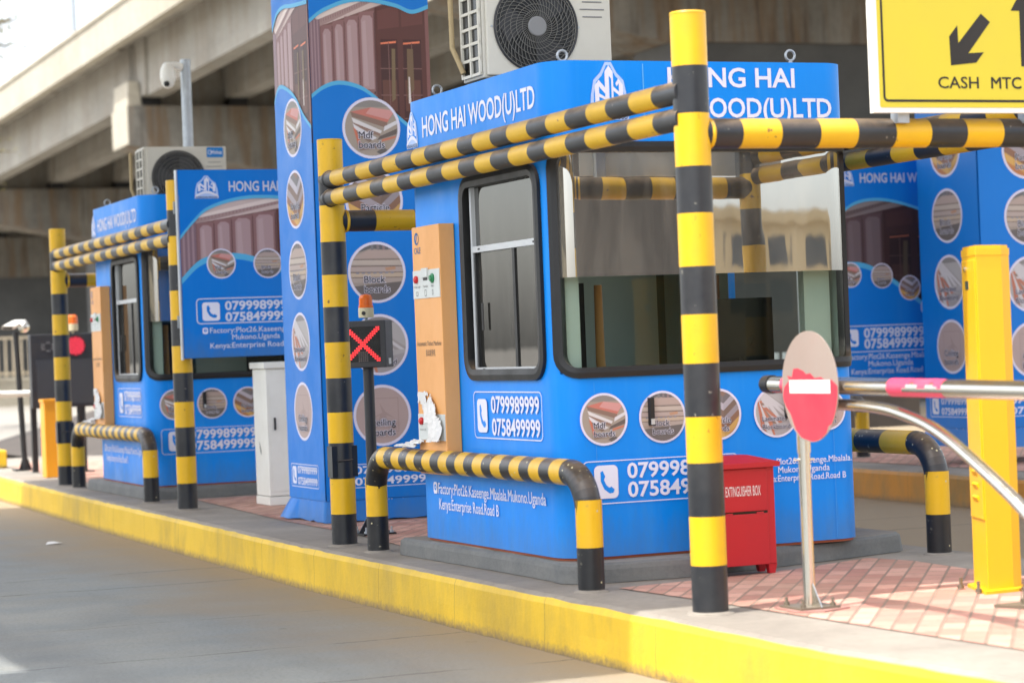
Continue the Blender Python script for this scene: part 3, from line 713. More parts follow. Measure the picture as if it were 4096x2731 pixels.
# ---- hoop guards
def hoop(x, y0, y1, label, n=21, zt=.862):
    t = thing('hoop_guard', (x, y0, .28), label, 'hoop guard', 'low striped hoop guards beside the booths')
    r = .067; br = .2
    b = MB()
    for i in range(n):
        a = y0+br+(y1-y0-2*br)*i/n; c = y0+br+(y1-y0-2*br)*(i+1)/n
        b.tube([(x, a, zt), (x, c, zt)], r, None, 24, False, [M_yelh if i % 2 == 0 else M_blkh])
    b.build('top_rail', t)
    for yy, s_ in ((y0, 1), (y1, -1)):
        b = MB()
        path = [(x, yy, .735)]+[(x, yy+s_*(br-br*cos(a)), zt-br+br*sin(a)) for a in [pi/2*k/9 for k in range(10)]]
        b.tube(path, r, M_blkh, 24, True)
        b.tube([(x, yy, .50), (x, yy, .735)], r, M_yelh, 24, True); b.tube([(x, yy, .28), (x, yy, .50)], r, M_blkh, 24, True)
        b.lathe((x, yy, .28), [(.09, 0), (.084, .005), (.068, .012)], M_itop, 20)
        b.build('leg', t)
    return t
HP = hoop(4.94, 10.87, 14.0, 'low striped hoop guard in front of the near booth ticket machine')
HPR = hoop(7.23, 11.30, 14.2, 'striped hoop guard right of the near booth, its bend shiny black', 9, .885)

# ---- toll booth
BX0, BX1, BY0, BY1, BR = 5.027, 6.805, 11.351, 13.5, .16
def perimeter(ins=0.0, n=10):
    x0, x1, y0, y1, r = BX0+ins, BX1-ins, BY0+ins, BY1-ins, max(BR-ins, .02)
    p = [(x0, y1-r)]
    for cx, cy, a in ((x0+r, y0+r, pi), (x1-r, y0+r, 1.5*pi), (x1-r, y1-r, 0), (x0+r, y1-r, .5*pi)):
        p += arc(cx, cy, r, r, a, a+pi/2, n)
    return p
PO = perimeter()
SL = [0.0]
for a, c in zip(PO, PO[1:]): SL.append(SL[-1]+math.dist(a, c))
def pat(s_, off=0.0):
    """point on the outer wall line at arc length s, moved outwards by off"""
    s_ = max(0, min(s_, SL[-1]-1e-6))
    i = max(k for k in range(len(SL)) if SL[k] <= s_); i = min(i, len(PO)-2)
    t = (s_-SL[i])/(SL[i+1]-SL[i]) if SL[i+1] > SL[i] else 0
    a, c = Vector(PO[i]), Vector(PO[i+1]); q = a.lerp(c, t)
    def nrm(j):
        j0, j1 = max(j-1, 0), min(j+1, len(PO)-1); d = (Vector(PO[j1])-Vector(PO[j0])).normalized(); return Vector((d.y, -d.x))
    nn = nrm(i).lerp(nrm(i+1), t).normalized()
    if nn.dot(q-Vector(((BX0+BX1)/2, (BY0+BY1)/2))) < 0: nn = -nn
    return q+nn*off
def stops(s0, s1): return [s0]+[x for x in SL if s0+1e-4 < x < s1-1e-4]+[s1]
def wall_strip(b, s0, s1, z0, z1, m, min_=M_mint, th=.045, o=0.0):
    ss = stops(s0, s1); n = len(ss)
    A = [pat(x, o) for x in ss]; C = [pat(x, o-th) for x in ss]
    v = [(p.x, p.y, z0) for p in A]+[(p.x, p.y, z1) for p in A]; b.add(v, [(i, i+1, n+i+1, n+i) for i in range(n-1)], m, True)
    v = [(p.x, p.y, z0) for p in C]+[(p.x, p.y, z1) for p in C]; b.add(v, [(i+1, i, n+i, n+i+1) for i in range(n-1)], min_, True)
    for z in (z0, z1): b.add([(p.x, p.y, z) for p in A]+[(p.x, p.y, z) for p in C], [(i, i+1, n+i+1, n+i) for i in range(n-1)], m)
    for k in (0, -1): b.add([(A[k].x, A[k].y, z0), (A[k].x, A[k].y, z1), (C[k].x, C[k].y, z1), (C[k].x, C[k].y, z0)], [(0, 1, 2, 3)], m)
LSTR = BY1-BR-(BY0+BR); CARC = SL[11]-SL[1]                # straight left wall, one corner
S_F0 = SL[1]+CARC*.28                                       # windscreen starts round the left corner
S_F1 = SL[1]+CARC+(BX1-BX0-2*BR)+CARC*.95                   # and ends round the right one
def u2s(u): return u-(BY1-(BY1-BR))                         # wall coordinate u = 13.5 - Y
def ring_on_wall(b, s0, s1, z0, z1, w, r, o0, o1, m, wt=None):
    """window gasket following the wall line, rounded corners"""
    wt = wt or w
    def rr(a0, c0, a1, c1, rad):
        p = []
        for cx, cz, a in ((a1-rad, c0+rad, -pi/2), (a1-rad, c1-rad, 0), (a0+rad, c1-rad, pi/2), (a0+rad, c0+rad, pi)): p += arc(cx, cz, rad, rad, a, a+pi/2, 6)
        return p
    o = rr(s0, z0, s1, z1, r); i_ = rr(s0+w, z0+w, s1-w, z1-wt, max(r-w, .02))
    O, I = [], []
    for k in range(len(o)):
        a, c = o[k], o[(k+1) % len(o)]; e, f = i_[k], i_[(k+1) % len(o)]
        n = max(1, int(abs(c[0]-a[0])/.03))
        for j in range(n): t = j/n; O.append((a[0]+(c[0]-a[0])*t, a[1]+(c[1]-a[1])*t)); I.append((e[0]+(f[0]-e[0])*t, e[1]+(f[1]-e[1])*t))
    n = len(O)
    def at(p, off): q = pat(p[0], off); return (q.x, q.y, p[1])
    mid = [((a[0]+c[0])/2, (a[1]+c[1])/2) for a, c in zip(O, I)]
    rows = [[at(p, o0) for p in O], [at(p, o1*.8) for p in O], [at(p, o1) for p in mid], [at(p, o1*.8) for p in I], [at(p, o0-.03) for p in I]]
    for q in range(4): b.add(rows[q]+rows[q+1], [(k, (k+1) % n, n+(k+1) % n, n+k) for k in range(n)], m, True)
def pane(b, s0, s1, z0, z1, off, m, n=None):
    ss = stops(s0, s1); n = len(ss); A = [pat(x, off) for x in ss]
    b.add([(p.x, p.y, z0) for p in A]+[(p.x, p.y, z1) for p in A], [(i, i+1, n+i+1, n+i) for i in range(n-1)], m, True)

def booth():
    t = thing('toll_booth', (5.9, 12.4, .385), 'near blue wrapped toll booth with mirrored windscreen and orange ticket machine on its side', 'toll booth', 'blue toll booths')
    b = MB(); e = SL[-1]-1e-4
    W0, W1 = u2s(.93), u2s(1.94)
    wall_strip(b, 0, e, .40, 1.35, M_blue); 
    wall_strip(b, 0, W0, 1.35, 2.42, M_blue); wall_strip(b, W1, S_F0+.03, 1.35, 2.42, M_blue)
    wall_strip(b, S_F1-.03, S_F1+.35, 1.35, 2.42, M_blue); wall_strip(b, S_F1+1.25, e, 1.35, 2.42, M_blue)
    wall_strip(b, 0, S_F0+.03, 2.42, 2.53, M_blue); wall_strip(b, S_F1-.03, e, 2.42, 2.53, M_blue)
    wall_strip(b, 0, e, 2.53, 2.965, M_blue, M_blueshade, o=.004)
    Pm = [tuple(pat(x, -.046)) for x in stops(0, e)]
    b.prism(Pm, 2.80, 2.93, M_inside, M_itop); b.prism(Pm, .392, .43, M_inside)
    b.build('wall', t)
    b = MB(); wall_strip(b, 0.0, e, .386, .402, paint('rusty_base_channel', (168, 84, 52), 0.7, 0.5), th=.03, o=-.012); b.build('base_channel', t)
    # back wall inside: dark door with a pane
    b = MB(); b.box((5.1, 13.40, .43), (6.66, 13.44, 2.78), M_inside); b.box((5.98, 13.385, .46), (6.60, 13.40, 2.5), M_mint); b.build('partition', t)
    b = MB(); b.box((5.15, 11.42, 1.05), (6.62, 11.95, 1.09), M_desk); b.box((5.15, 11.90, .43), (6.62, 11.95, 1.05), M_inside); b.build('counter', t)
    b = MB(); b.box((6.05, 11.75, 1.12), (6.50, 11.79, 1.72), M_screen); b.box((6.22, 11.74, 1.09), (6.34, 11.86, 1.14), M_screen)
    b.box((6.17, 12.1, 1.6), (6.36, 12.15, 1.86), paint('tan_plastic', (150, 96, 62), .5, .1)); b.build('monitor', t)
    b = MB(); b.box((5.32, 12.6, 1.0), (5.75, 12.68, 1.85), paint('chair_fabric', (52, 48, 44), .8, .1)); b.box((5.3, 12.2, .82), (5.78, 12.66, .92), M_inside); b.box((5.5, 12.4, .43), (5.56, 12.46, .82), M_dark); b.build('chair', t)
    for x0, z0 in ((5.36, 1.10), (5.56, 1.10)):
        b = MB(); b.tube([(x0+.04, 12.0, z0), (x0, 12.0, z0+.3), (x0, 12.0, z0+.72)], [.03, .026, .022], M_orange, 10); b.build('reflection_bar', t)  # orange bars standing in for yellow reflections in the lower glass
    b = MB(); b.box((5.075, 11.46, 1.36), (5.20, 11.52, 2.5), M_mint); b.build('pillar', t); b = MB(); b.box((6.56, 11.50, 1.36), (6.72, 11.56, 2.5), M_mint); b.build('pillar', t)
    # windscreen
    b = MB(); pane(b, S_F0+.03, S_F1-.03, 1.37, 1.848, -.012, M_glass); w = b.build('windscreen', t)
    b = MB(); pane(b, S_F0+.03, S_F1-.03, 1.848, 2.50, -.010, M_film); b.build('mirror_film', w)
    b = MB(); ring_on_wall(b, S_F0, S_F1, 1.325, 2.545, .055, .13, -.02, .018, M_rubber, .055); b.build('gasket', w)
    # side sliding window
    s0, s1 = u2s(.872), u2s(1.988)
    b = MB(); pane(b, s0+.06, s1-.06, 2.05, 2.40, -.030, M_side); pane(b, s0+.06, u2s(1.56), 1.375, 2.05, -.030, M_side); pane(b, u2s(1.545), s1-.06, 1.375, 2.05, -.020, M_side)
    w = b.build('side_window', t)
    b = MB(); ring_on_wall(b, s0, s1, 1.322, 2.458, .062, .13, -.02, .026, M_rubber); b.build('gasket', w)
    o = Vector((BX0, BY1, 0)); u = Vector((0, -1, 0)); v = Vector((0, 0, 1)); n = Vector((-1, 0, 0))
    b = MB()
    b.frame_box(o, u, v, n, (.985, 2.032, -.028), (1.935, 2.066, -.004), M_alu)
    b.frame_box(o, u, v, n, (1.0, 1.372, -.03), (1.93, 1.394, -.002), M_alu); b.frame_box(o, u, v, n, (.975, 1.372, -.03), (.999, 2.42, -.006), M_alu)
    b.frame_box(o, u, v, n, (.999, 2.405, -.03), (1.93, 2.42, -.006), M_alu)
    for q in (1.10, 1.82): b.frame_box(o, u, v, n, (q, 1.378, -.002), (q+.03, 1.388, -.001), M_dark)
    for q in (1.08, 1.85): b.frame_box(o, u, v, n, (q, 2.044, -.004), (q+.03, 2.054, -.003), M_dark)
    b.build('window_frame', w)
    b = MB(); b.frame_box(o, u, v, n, (1.545, 1.394, -.035), (1.578, 2.032, -.012), M_rubber); b.build('sliding_sash', w); b = MB(); b.frame_box(o, u, v, n, (1.0, 1.394, -.035), (1.018, 2.032, -.012), M_rubber)
    b.frame_box(o, u, v, n, (1.09, 1.60, -.012), (1.115, 1.75, -.008), M_dark); b.build('sliding_sash', w)
    # prints, side
    g = G(o, u, v, n, .006); B = M_blue
    emblem(g, .055, 2.70, .235, 2.895, B, 1); g.cut('emblem', t)
    g.text('HONG HAI WOOD(U)LTD', .318, 2.742, .112, 1.655, WH, 2, .018)
    g.cut('header_lettering', t)
    g.ring(.958, 1.002, 1.914, 1.262, .035, .006, WH, 1); handset(g, 1.008, 1.035, 1.154, 1.22, B, 1)
    g.text('0799989999', 1.214, 1.146, .088, .665, WH, 2, .022); g.text('0758499999', 1.218, 1.024, .088, .665, WH, 2, .022)
    g.cut('phone_lettering', t)
    pin(g, .277, .665, .068, B, 1); g.text('Factory:Plot26.Kaseenge.Mbalala.Mukono.Uganda', .355, .668, .062, 1.565, WH, 2, .006)
    g.text('Kenya:Enterprise Road.Road B', .362, .578, .062, .905, WH, 2, .006)
    g.build('address_lettering', t)
    # prints, front
    g = G((0, BY0, 0), (1, 0, 0), (0, 0, 1), (0, -1, 0), .006)
    emblem(g, 5.255, 2.665, 5.47, 2.94, B, 1); g.cut('emblem', t)
    g.text('HONG HAI', 5.705, 2.832, .098, .76, WH, 2, .02); g.text('WOOD(U)LTD', 5.80, 2.672, .098, .885, WH, 2, .02)
    for k, x in zip(('mdf', 'block', 'particle', 'laminated', 'ceiling'), (5.262, 5.60, 5.928, 6.276, 6.59)):
        if k == 'mdf': g.cut('header_lettering', t)
        pic(g, k, x, 1.11-.008*(x-5.2), .136 if x < 6.5 else .11, 1); g.cut('product_picture', t)
    g.ring(5.13, .672, 6.036, .896, .03, .005, WH, 1); handset(g, 5.195, .70, 5.33, .872, B, 1)
    g.text('0799989999', 5.384, .80, .075, .61, WH, 2, .022); g.text('0758499999', 5.384, .702, .075, .61, WH, 2, .022)
    g.cut('phone_lettering', t)
    pin(g, 6.085, .818, .036, B, 1)
    g.text('Factory:Plot26.Kaseenge.Mbalala.', 6.115, .82, .033, .612, WH, 2, .006); g.text('Mukono.Uganda', 6.43, .775, .033, None, WH, 2, .006, 'C'); g.text('Kenya:Enterprise Road.Road B', 6.42, .73, .033, .535, WH, 2, .006, 'C')
    g.cut('address_lettering', t)
    g.rect(5.560, 2.56, 5.566, 2.95, (96, 176, 236), 0); g.cut('wrap_seam', t); g.rect(5.212, .41, 5.215, 1.30, (60, 150, 226), 0); g.cut('wrap_seam', t); g.rect(6.62, .41, 6.623, 1.30, (60, 150, 226), 0); g.cut('wrap_seam', t)
    for x in (5.53, 6.338):
        b = MB(); b.box((x-.014, 11.318, 1.065), (x+.014, 11.352, 1.21), M_dark); la = b.build('latch', t, bevel=.003)
        b = MB(); b.box((x-.010, 11.312, 1.070), (x+.010, 11.318, 1.10), M_alu); b.build('lock', la)
    for x, y in ((5.22, 11.6), (6.52, 11.48), (5.13, 13.2)):
        b = MB(); c = Vector((x, y, 3.02)); b.tube([c+Vector((.028*cos(a), 0, .028*sin(a))) for a in [2*pi*k/14 for k in range(15)]], .0075, M_galv, 8, False)
        b.tube([(x, y, 2.93), (x, y, 2.99)], .012, M_galv, 8); b.build('lifting_eye', t)
    return t
BT = booth()

# ---- ticket machine hung on the booth's side
def ticket_machine():
    t = thing('ticket_machine', (4.98, 12.97, .79), 'orange wall mounted ticket machine on the near booth with torn paper at its foot', 'ticket machine', 'orange ticket machines')
    o = Vector((5.024, 13.5, 0)); u = Vector((0, -1, 0)); v = Vector((0, 0, 1)); n = Vector((-1, 0, 0))
    b = MB(); b.frame_box(o, u, v, n, (.315, .79, 0), (.752, 2.214, .094), M_orange); b.build('housing', t, bevel=.004)
    g = G(o+n*.094, u, v, n)
    def plate(z0, z1, name):
        b = MB(); b.frame_box(o, u, v, n, (.322, z0, .094), (.745, z1, .099), M_plate); return b.build(name, t)
    p1 = plate(1.80, 1.962, 'button_panel'); p2 = plate(.985, 1.135, 'button_panel')
    for z, par, gr in ((1.91, p1, True), (1.094, p2, False)):
        b = MB(); b.lathe(o+u*.385+v*z+n*.098, [(.022, 0), (.022, .012), (.012, .02)], M_redbtn, 16, n); b.build('red_button', par)
        if gr: b = MB(); b.lathe(o+u*.64+v*z+n*.098, [(.028, 0), (.028, .008), (.018, .012), (.016, .02)], M_grnbtn, 16, n); b.build('green_button', par)
    b = MB(); b.frame_box(o, u, v, n, (.492, 1.902, .099), (.558, 1.917, .101), M_dark); b.frame_box(o, u, v, n, (.480, 1.92, .099), (.572, 1.972, .108), M_plate); b.build('ticket_slot', p1)
    g.b = .0075
    for tx, x in (('Indicator Light', .392), ('Ticket Exit', .525), ('Button', .64)): g.text(tx, x, 1.862, .012, None, (70, 70, 70), 0, 0, 'C')
    g.ring(.375, 1.815, .405, 1.84, .008, .003, (70, 70, 70)); g.ring(.51, 1.812, .54, 1.848, .006, .003, (70, 70, 70)); g.ring(.63, 1.815, .65, 1.845, .008, .003, (70, 70, 70))
    g.text('Indicator Light', .40, 1.04, .012, None, (110, 108, 100), 0, 0, 'C'); g.b = .0015
    bl = (20, 84, 140)
    g.disc(.392, 2.145, .036, bl, 0, 24); g.disc(.40, 2.145, .024, (232, 166, 96), 1, 20); g.poly([(.375, 2.12), (.395, 2.175), (.405, 2.17), (.392, 2.118)], bl, 2)
    g.text('CALE', .352, 2.06, .034, .1, bl, 0, .012)
    g.text('Automatic Ticket Machine', .535, 1.527, .026, .385, (70, 58, 46), 0, .0, 'C'); g.text('自动发券机', .555, 1.47, .03, .15, (78, 64, 50), 0, 0, 'C')
    g.build('lettering', t)
    # torn paper: crumpled sheets
    rnd = random.Random(2)
    def sheet(name, u0, u1, z0, z1, hang, hole):
        b = MB(); nu, nz = 16, 18; P = {}
        for i in range(nu+1):
            for j in range(nz+1):
                uu = u0+(u1-u0)*i/nu; zz = z0+(z1-z0)*j/nz
                P[i, j] = o+u*(uu+rnd.uniform(-.005, .005))+v*(zz+rnd.uniform(-.006, .006))+n*(.103+hang*(1-j/nz)*(.45+.3*sin(i*1.7+j*.6)+.12*rnd.random()))
        for i in range(nu):
            for j in range(nz):
                if hole(i/nu, j/nz): continue
                b.add([P[i, j], P[i+1, j], P[i+1, j+1], P[i, j+1]], [(0, 1, 2, 3)], M_paper, True)
        b.build(name, t)
    sheet('torn_paper', .335, .50, 1.14, 1.262, .0, lambda a, c: c < .45-.5*a+.15*sin(9*a) and c < .7 or (a > .8 and c < .8))
    sheet('torn_paper', .46, .735, .98, 1.25, .06, lambda a, c: c > 1-.9*abs(a-.25) or (a < .3 and c < .35) or a+c > 1.55 or (a > .85 and c > .5))
    sheet('torn_paper', .10, .42, .945, .985, .10, lambda a, c: (a < .4 and c > .3+a) or (a > .8 and c < .4))
    return t
TM = ticket_machine()

# ---- air conditioner
def aircon():
    t = thing('air_conditioner', (5.5, 12.55, 2.93), 'large cream outdoor air conditioner unit on the roof of the near booth', 'air conditioner', 'rooftop air conditioners')
    x0, x1, y0, y1, z0, z1 = 5.105, 5.90, 12.40, 12.72, 3.0, 3.58
    b = MB(); b.box((x0, y0+.02, z0), (x1, y1, z1), M_ac); b.box((x0+.02, y0, z0+.012), (x1-.01, y0+.02, z1-.01), M_ac); c = b.build('casing', t, bevel=.008)
    fx, fz, fr = 5.425, 3.285, .247
    b = MB(); b.lathe((fx, y0-.003, fz), [(fr+.006, 0), (fr+.006, .004)], M_ac, 56, (0, 1, 0)); b.lathe((fx, y0-.006, fz), [(fr-.006, 0), (fr-.006, .003)], M_screen, 56, (0, 1, 0)); b.build('fan_opening', t)
    b = MB()
    for k in range(3):
        a0 = 2*pi*k/3+.4; pts = [(fx+.05*cos(a0), fz+.05*sin(a0)), (fx+.2*cos(a0+.1), fz+.2*sin(a0+.1)), (fx+.225*cos(a0+.6), fz+.225*sin(a0+.6)), (fx+.2*cos(a0+1.1), fz+.2*sin(a0+1.1)), (fx+.07*cos(a0+.9), fz+.07*sin(a0+.9))]
        b.extr([(x, y0-.010, z) for x, z in pts], (0, .003, 0), M_gunmet)
    b.build('fan_blade', t)
    b = MB(); M_wire = paint('grille_wire', (112, 110, 104), .5, .1)
    for k in range(44):
        a0 = 2*pi*k/44; b.tube([(fx+rr*cos(a0+1.5*(rr-.06)/.19*.6), y0-.022+.012*(rr/.245)**2, fz+rr*sin(a0+1.5*(rr-.06)/.19*.6)) for rr in (.055, .10, .15, .20, .245)], .0016, M_wire, 5, False)
    for rr in (.09, .125, .16, .195, .225): b.tube([(fx+rr*cos(2*pi*k/40), y0-.022+.012*(rr/.245)**2, fz+rr*sin(2*pi*k/40)) for k in range(41)], .0017, M_wire, 5, False)
    b.tube([(fx+(fr+.004)*cos(2*pi*k/56), y0-.006, fz+(fr+.004)*sin(2*pi*k/56)) for k in range(57)], .007, M_gunmet, 8, False)
    gr = b.build('fan_grille', t)
    b = MB(); b.lathe((fx, y0-.02, fz), [(.056, 0), (.056, -.006), (.05, -.010)], M_hub, 32, (0, 1, 0)); b.build('hub', gr)
    b = MB()
    b.box((x0-.004, y0+.03, z0+.03), (x0, y1-.03, z1-.03), M_screen)
    for k in range(7): zz = z0+.025+k*.088; b.box((x0-.016, y0+.02, zz-.008), (x0-.004, y1-.02, zz+.008), M_ac)
    for yy in (y0+.03, (y0+y1)/2, y1-.03): b.box((x0-.018, yy-.010, z0+.02), (x0-.0045, yy+.010, z1-.02), M_ac)
    b.build('side_grille', t)
    for i, z in enumerate((3.43, 3.388, 3.346)):
        b = MB(); w = .06 if i != 1 else .075; b.box((5.775-w, y0-.004, z-.003), (5.775+w, y0, z+.003), M_hub); b.build('vent_groove', c)
    for x, z in ((fx-fr-.02, fz), (fx+fr+.015, fz)):
        b = MB(); b.lathe((x, y0-.001, z), [(.007, 0), (.006, -.004)], M_galv, 10, (0, 1, 0)); b.build('screw', c)
    g = G((0, y0, 0), (1, 0, 0), (0, 0, 1), (0, -1, 0), .002)
    g.poly(rrect(5.705, 3.475, 5.865, 3.57, .012), (16, 122, 196), 0); g.ring(5.715, 3.502, 5.757, 3.544, .02, .005, WH, 1); g.text('Midea', 5.745, 3.507, .034, .108, WH, 1, .01)
    g.build('badge', t)
    b = MB()
    for x in (5.2, 5.78): b.box((x-.03, y0-.02, 2.93), (x+.03, y1+.03, 2.985), M_gunmet); b.box((x-.02, y0+.01, 2.985), (x+.02, y1-.01, 3.0), M_rubber)
    b.build('mounting_rail', t)
    b = MB(); b.tube([(x0-.02, y1-.06, 3.05), (x0-.06, y1, 3.2), (x0-.055, y1+.02, 3.55)], .016, paint('pipe_lagging', (170, 150, 112), .8, .2), 8); b.build('hose', t)
    return t
AC = aircon()

# ---- far copies of the island kit
copy_far(PL, 'low grey concrete plinth with dark edge under the far blue booth')
copy_far(GF, 'striped pipe frame around the far booth, behind the advertising board at its front')
copy_far(HP, 'low striped hoop guard beside the far booth, its bend paint flaking white')
copy_far(BT, 'far blue toll booth half hidden behind the advertising board', 0, -.1)
copy_far(TM, 'orange ticket machine on the side of the far booth', 0, -.1)
a2 = copy_far(AC, 'cream air conditioner unit on the roof of the far booth'); a2.location = Vector((6.06, 22.35, 2.86)); a2.rotation_euler.z = FARROT

# ---- advertising columns
def adcolumn():
    t = thing('advertising_column', (5.9, 16.95, .28), 'tall blue advertising column behind the near booth, its base cloth loose', 'advertising column', 'tall blue advertising columns')
    x0, x1, y0, y1 = 5.46, 6.38, 16.55, 17.40; zt = 5.2
    b = MB(); b.box((x0, y0, .36), (x1, y1, zt), M_blueshade); b.build('shaft', t, bevel=.01)
    b = MB(); rnd = random.Random(4); top = []; bot = []
    loop = dense([(x0, y0), (x1, y0), (x1, y1), (x0, y1), (x0, y0)], .07)[:-1]; n = len(loop)
    for x, y in loop:
        dx = (x-(x0+x1)/2)/.46; dy = (y-(y0+y1)/2)/.42; f = .008+.018*rnd.random()
        top.append((x+dx*.003, y+dy*.003, .44)); bot.append((x+dx*f+(-.06 if (x < x0+.01 and y > y1-.2) else 0), y+dy*f, .287+.012*rnd.random()))
    b.add(bot+top, [(i, (i+1) % n, n+(i+1) % n, n+i) for i in range(n)], M_blueshade, True); b.build('skirt', t)
    def face(g, a0, a1, c, r, za, zf, uu, name, dz):
        wardrobe(g, a0, a1, 3.02, 4.16, 0)
        below(g, [(a0+q*(a1-a0), z) for q, z in zf], .445, B_, 12); 
        above(g, [(a0+q*(a1-a0), z) for q, z in za], 5.1, B_, 12)
        for k, z in zip(('mdf', 'particle', 'block', 'laminated', 'ceiling'), (3.126, 2.60, 2.08, 1.555, 1.043)):
            if k == 'mdf': g.cut(name, t)
            pic(g, k, c, z+dz, r, 14); g.cut('product_picture', t)
        w = a1-a0
        f0 = a0+w*uu[0]; f1 = a0+w*uu[1]
        g.ring(f0, .528, f1, .70, .02, .005, WH, 14); handset(g, f0+.03, .55, f0+.125, .68, B_, 14)
        g.text('0799989999', f0+.16, .63, .052, f1-f0-.19, WH, 15, .02); g.text('0758499999', f0+.16, .548, .052, f1-f0-.19, WH, 15, .02)
        g.cut('phone_lettering', t)
        pin(g, f0-.01, .455, .032, B_, 1); cc = (f0+f1)/2
        g.text('Factory:Plot26.Kaseenge.Mbalala.', cc+.02, .458, .032, (f1-f0)*.98, WH, 2, .004, 'C'); g.text('Mukono.Uganda', cc, .406, .032, None, WH, 2, .004, 'C'); g.text('Kenya:Enterprise Road.Road B', cc, .354, .032, (f1-f0)*.86, WH, 2, .004, 'C')
        g.build('address_lettering', t)
    B_ = M_blueshade
    def bandfix(): pass
    g = G((0, y0, 0), (1, 0, 0), (0, 0, 1), (0, -1, 0), .002)
    face(g, x0, x1, 5.905, .222, [(0, 3.91), (.12, 3.99), (.32, 4.06), (.5, 4.07), (.72, 4.035), (.86, 3.99), (1, 4.03)], [(0, 3.34), (.1, 3.405), (.22, 3.438), (.36, 3.42), (.48, 3.365), (.66, 3.23), (.84, 3.10), (1, 3.03)], (.06, .93), 'poster_print', 0)
    g = G((x0, y1, 0), (0, -1, 0), (0, 0, 1), (-1, 0, 0), .002)
    face(g, 0, .85, .415, .215, [(0, 3.95), (.15, 4.06), (.35, 4.09), (.6, 4.07), (1, 4.05)], [(0, 3.38), (.08, 3.46), (.2, 3.485), (.4, 3.44), (.6, 3.36), (.8, 3.22), (1, 3.12)], (.08, .84), 'poster_print', .045)
    return t
_band0 = G.band
def _band(self, pa, pb, c, l=0):
    m = pr(c) if isinstance(c, tuple) else c; n = len(pa)
    self.mb.add([self.P(x, y, l) for x, y in pa]+[self.P(x, y, l) for x, y in pb], [(i, i+1, n+i+1, n+i) for i in range(n-1)], m)
G.band = _band
AD = adcolumn()
ad2 = copy_tree(AD); ad2['label'] = 'blue advertising column on the second island behind the yellow barrier housing'
ad2.location = (12.74, 18.72, .42); ad2.scale = (1.15, 1.15, 1.15)

# ---- advertising boards
def adboard(name, label, x0, x1, z0, z1, y, cfg):
    t = thing(name, ((x0+x1)/2, y, z0), label, 'sign board', 'blue advertising boards')
    Bm = M_blueshade
    b = MB(); b.box((x0, y, z0), (x1, y+.03, z1), Bm); b.box((x0-.012, y-.003, z0-.01), (x0, y+.045, z1), M_alu); b.build('panel', t)
    b = MB()
    for zz in (z0+.3, z1-.3):
        b.box((x0+.02, y+.03, zz-.03), (x1-.02, y+.07, zz+.03), M_galv)
        b.box((x0-.02, y+.07, zz-.05), (x0+.14, y+.085, zz+.05), M_galv)
    b.build('bracket', t)
    g = G((0, y, 0), (1, 0, 0), (0, 0, 1), (0, -1, 0), .002)
    c = cfg
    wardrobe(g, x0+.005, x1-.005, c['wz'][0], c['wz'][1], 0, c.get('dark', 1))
    above(g, c['arch'], z1-.004, Bm, 12, .028); below(g, c['wave'], z0+.004, Bm, 12, c.get('wv', .05))
    g.cut('poster_print', t)
    emblem(g, *c['logo'], Bm, 14); g.cut('emblem', t)
    g.text('HONG HAI WOOD(U)LTD', c['t'][0], c['t'][1], c['t'][2], c['t'][3], (206, 208, 222), 15, .02)
    g.cut('header_lettering', t)
    for k, (px, pz) in zip(('mdf', 'block', 'particle', 'laminated', 'ceiling'), c['circ']): pic(g, k, px, pz, c['r'], 14, True, .9); g.cut('product_picture', t)
    f = c['ph']; g.ring(f[0], f[1], f[2], f[3], .035, .009, (206, 210, 228), 14); handset(g, *c['ic'], Bm, 14)
    d = c['dg']; g.text('0799989999', d[0], d[1], d[3], d[4], (212, 216, 232), 15, .028); g.text('0758499999', d[0], d[2], d[3], d[4], (212, 216, 232), 15, .028)
    g.cut('phone_lettering', t)
    a = c['ad']; pin(g, a[0], a[1]-.005, a[4], Bm, 14)
    g.text('Factory:Plot26.Kaseenge.Mbalala.', a[0]+a[4]*1.2, a[1], a[4]*.85, a[5], (206, 210, 228), 15, .008); g.text('Mukono.Uganda', a[6], a[2], a[4]*.85, None, (206, 210, 228), 15, .008, 'C'); g.text('Kenya:Enterprise Road.Road B', a[7], a[3], a[4]*.85, a[5]*.93, (206, 210, 228), 15, .008)
    g.build('address_lettering', t)
    return t
adboard('sign_board', 'blue advertising board with white phone numbers mounted in front of the far booth', 5.12, 6.62, 1.508, 3.035, 19.05, dict(
    wz=(1.95, 2.83), arch=[(5.125, 2.50), (5.24, 2.63), (5.36, 2.731), (5.566, 2.80), (5.80, 2.825), (6.1, 2.79), (6.61, 2.6)], wave=[(5.125, 2.11), (5.277, 2.25), (5.45, 2.30), (5.62, 2.30), (5.80, 2.255), (5.99, 2.18), (6.61, 1.98)],
    logo=(5.262, 2.805, 5.455, 2.975), t=(5.546, 2.858, .078, 1.02), circ=[(5.459, 2.27), (5.853, 2.265), (6.2, 2.18), (6.48, 2.06)], r=.122,
    ph=(5.235, 1.782, 6.13, 1.992), ic=(5.285, 1.808, 5.432, 1.958), dg=(5.476, 1.893, 1.802, .068, .585), ad=(5.282, 1.708, 1.65, 1.584, .05, .90, 5.73, 5.341)))
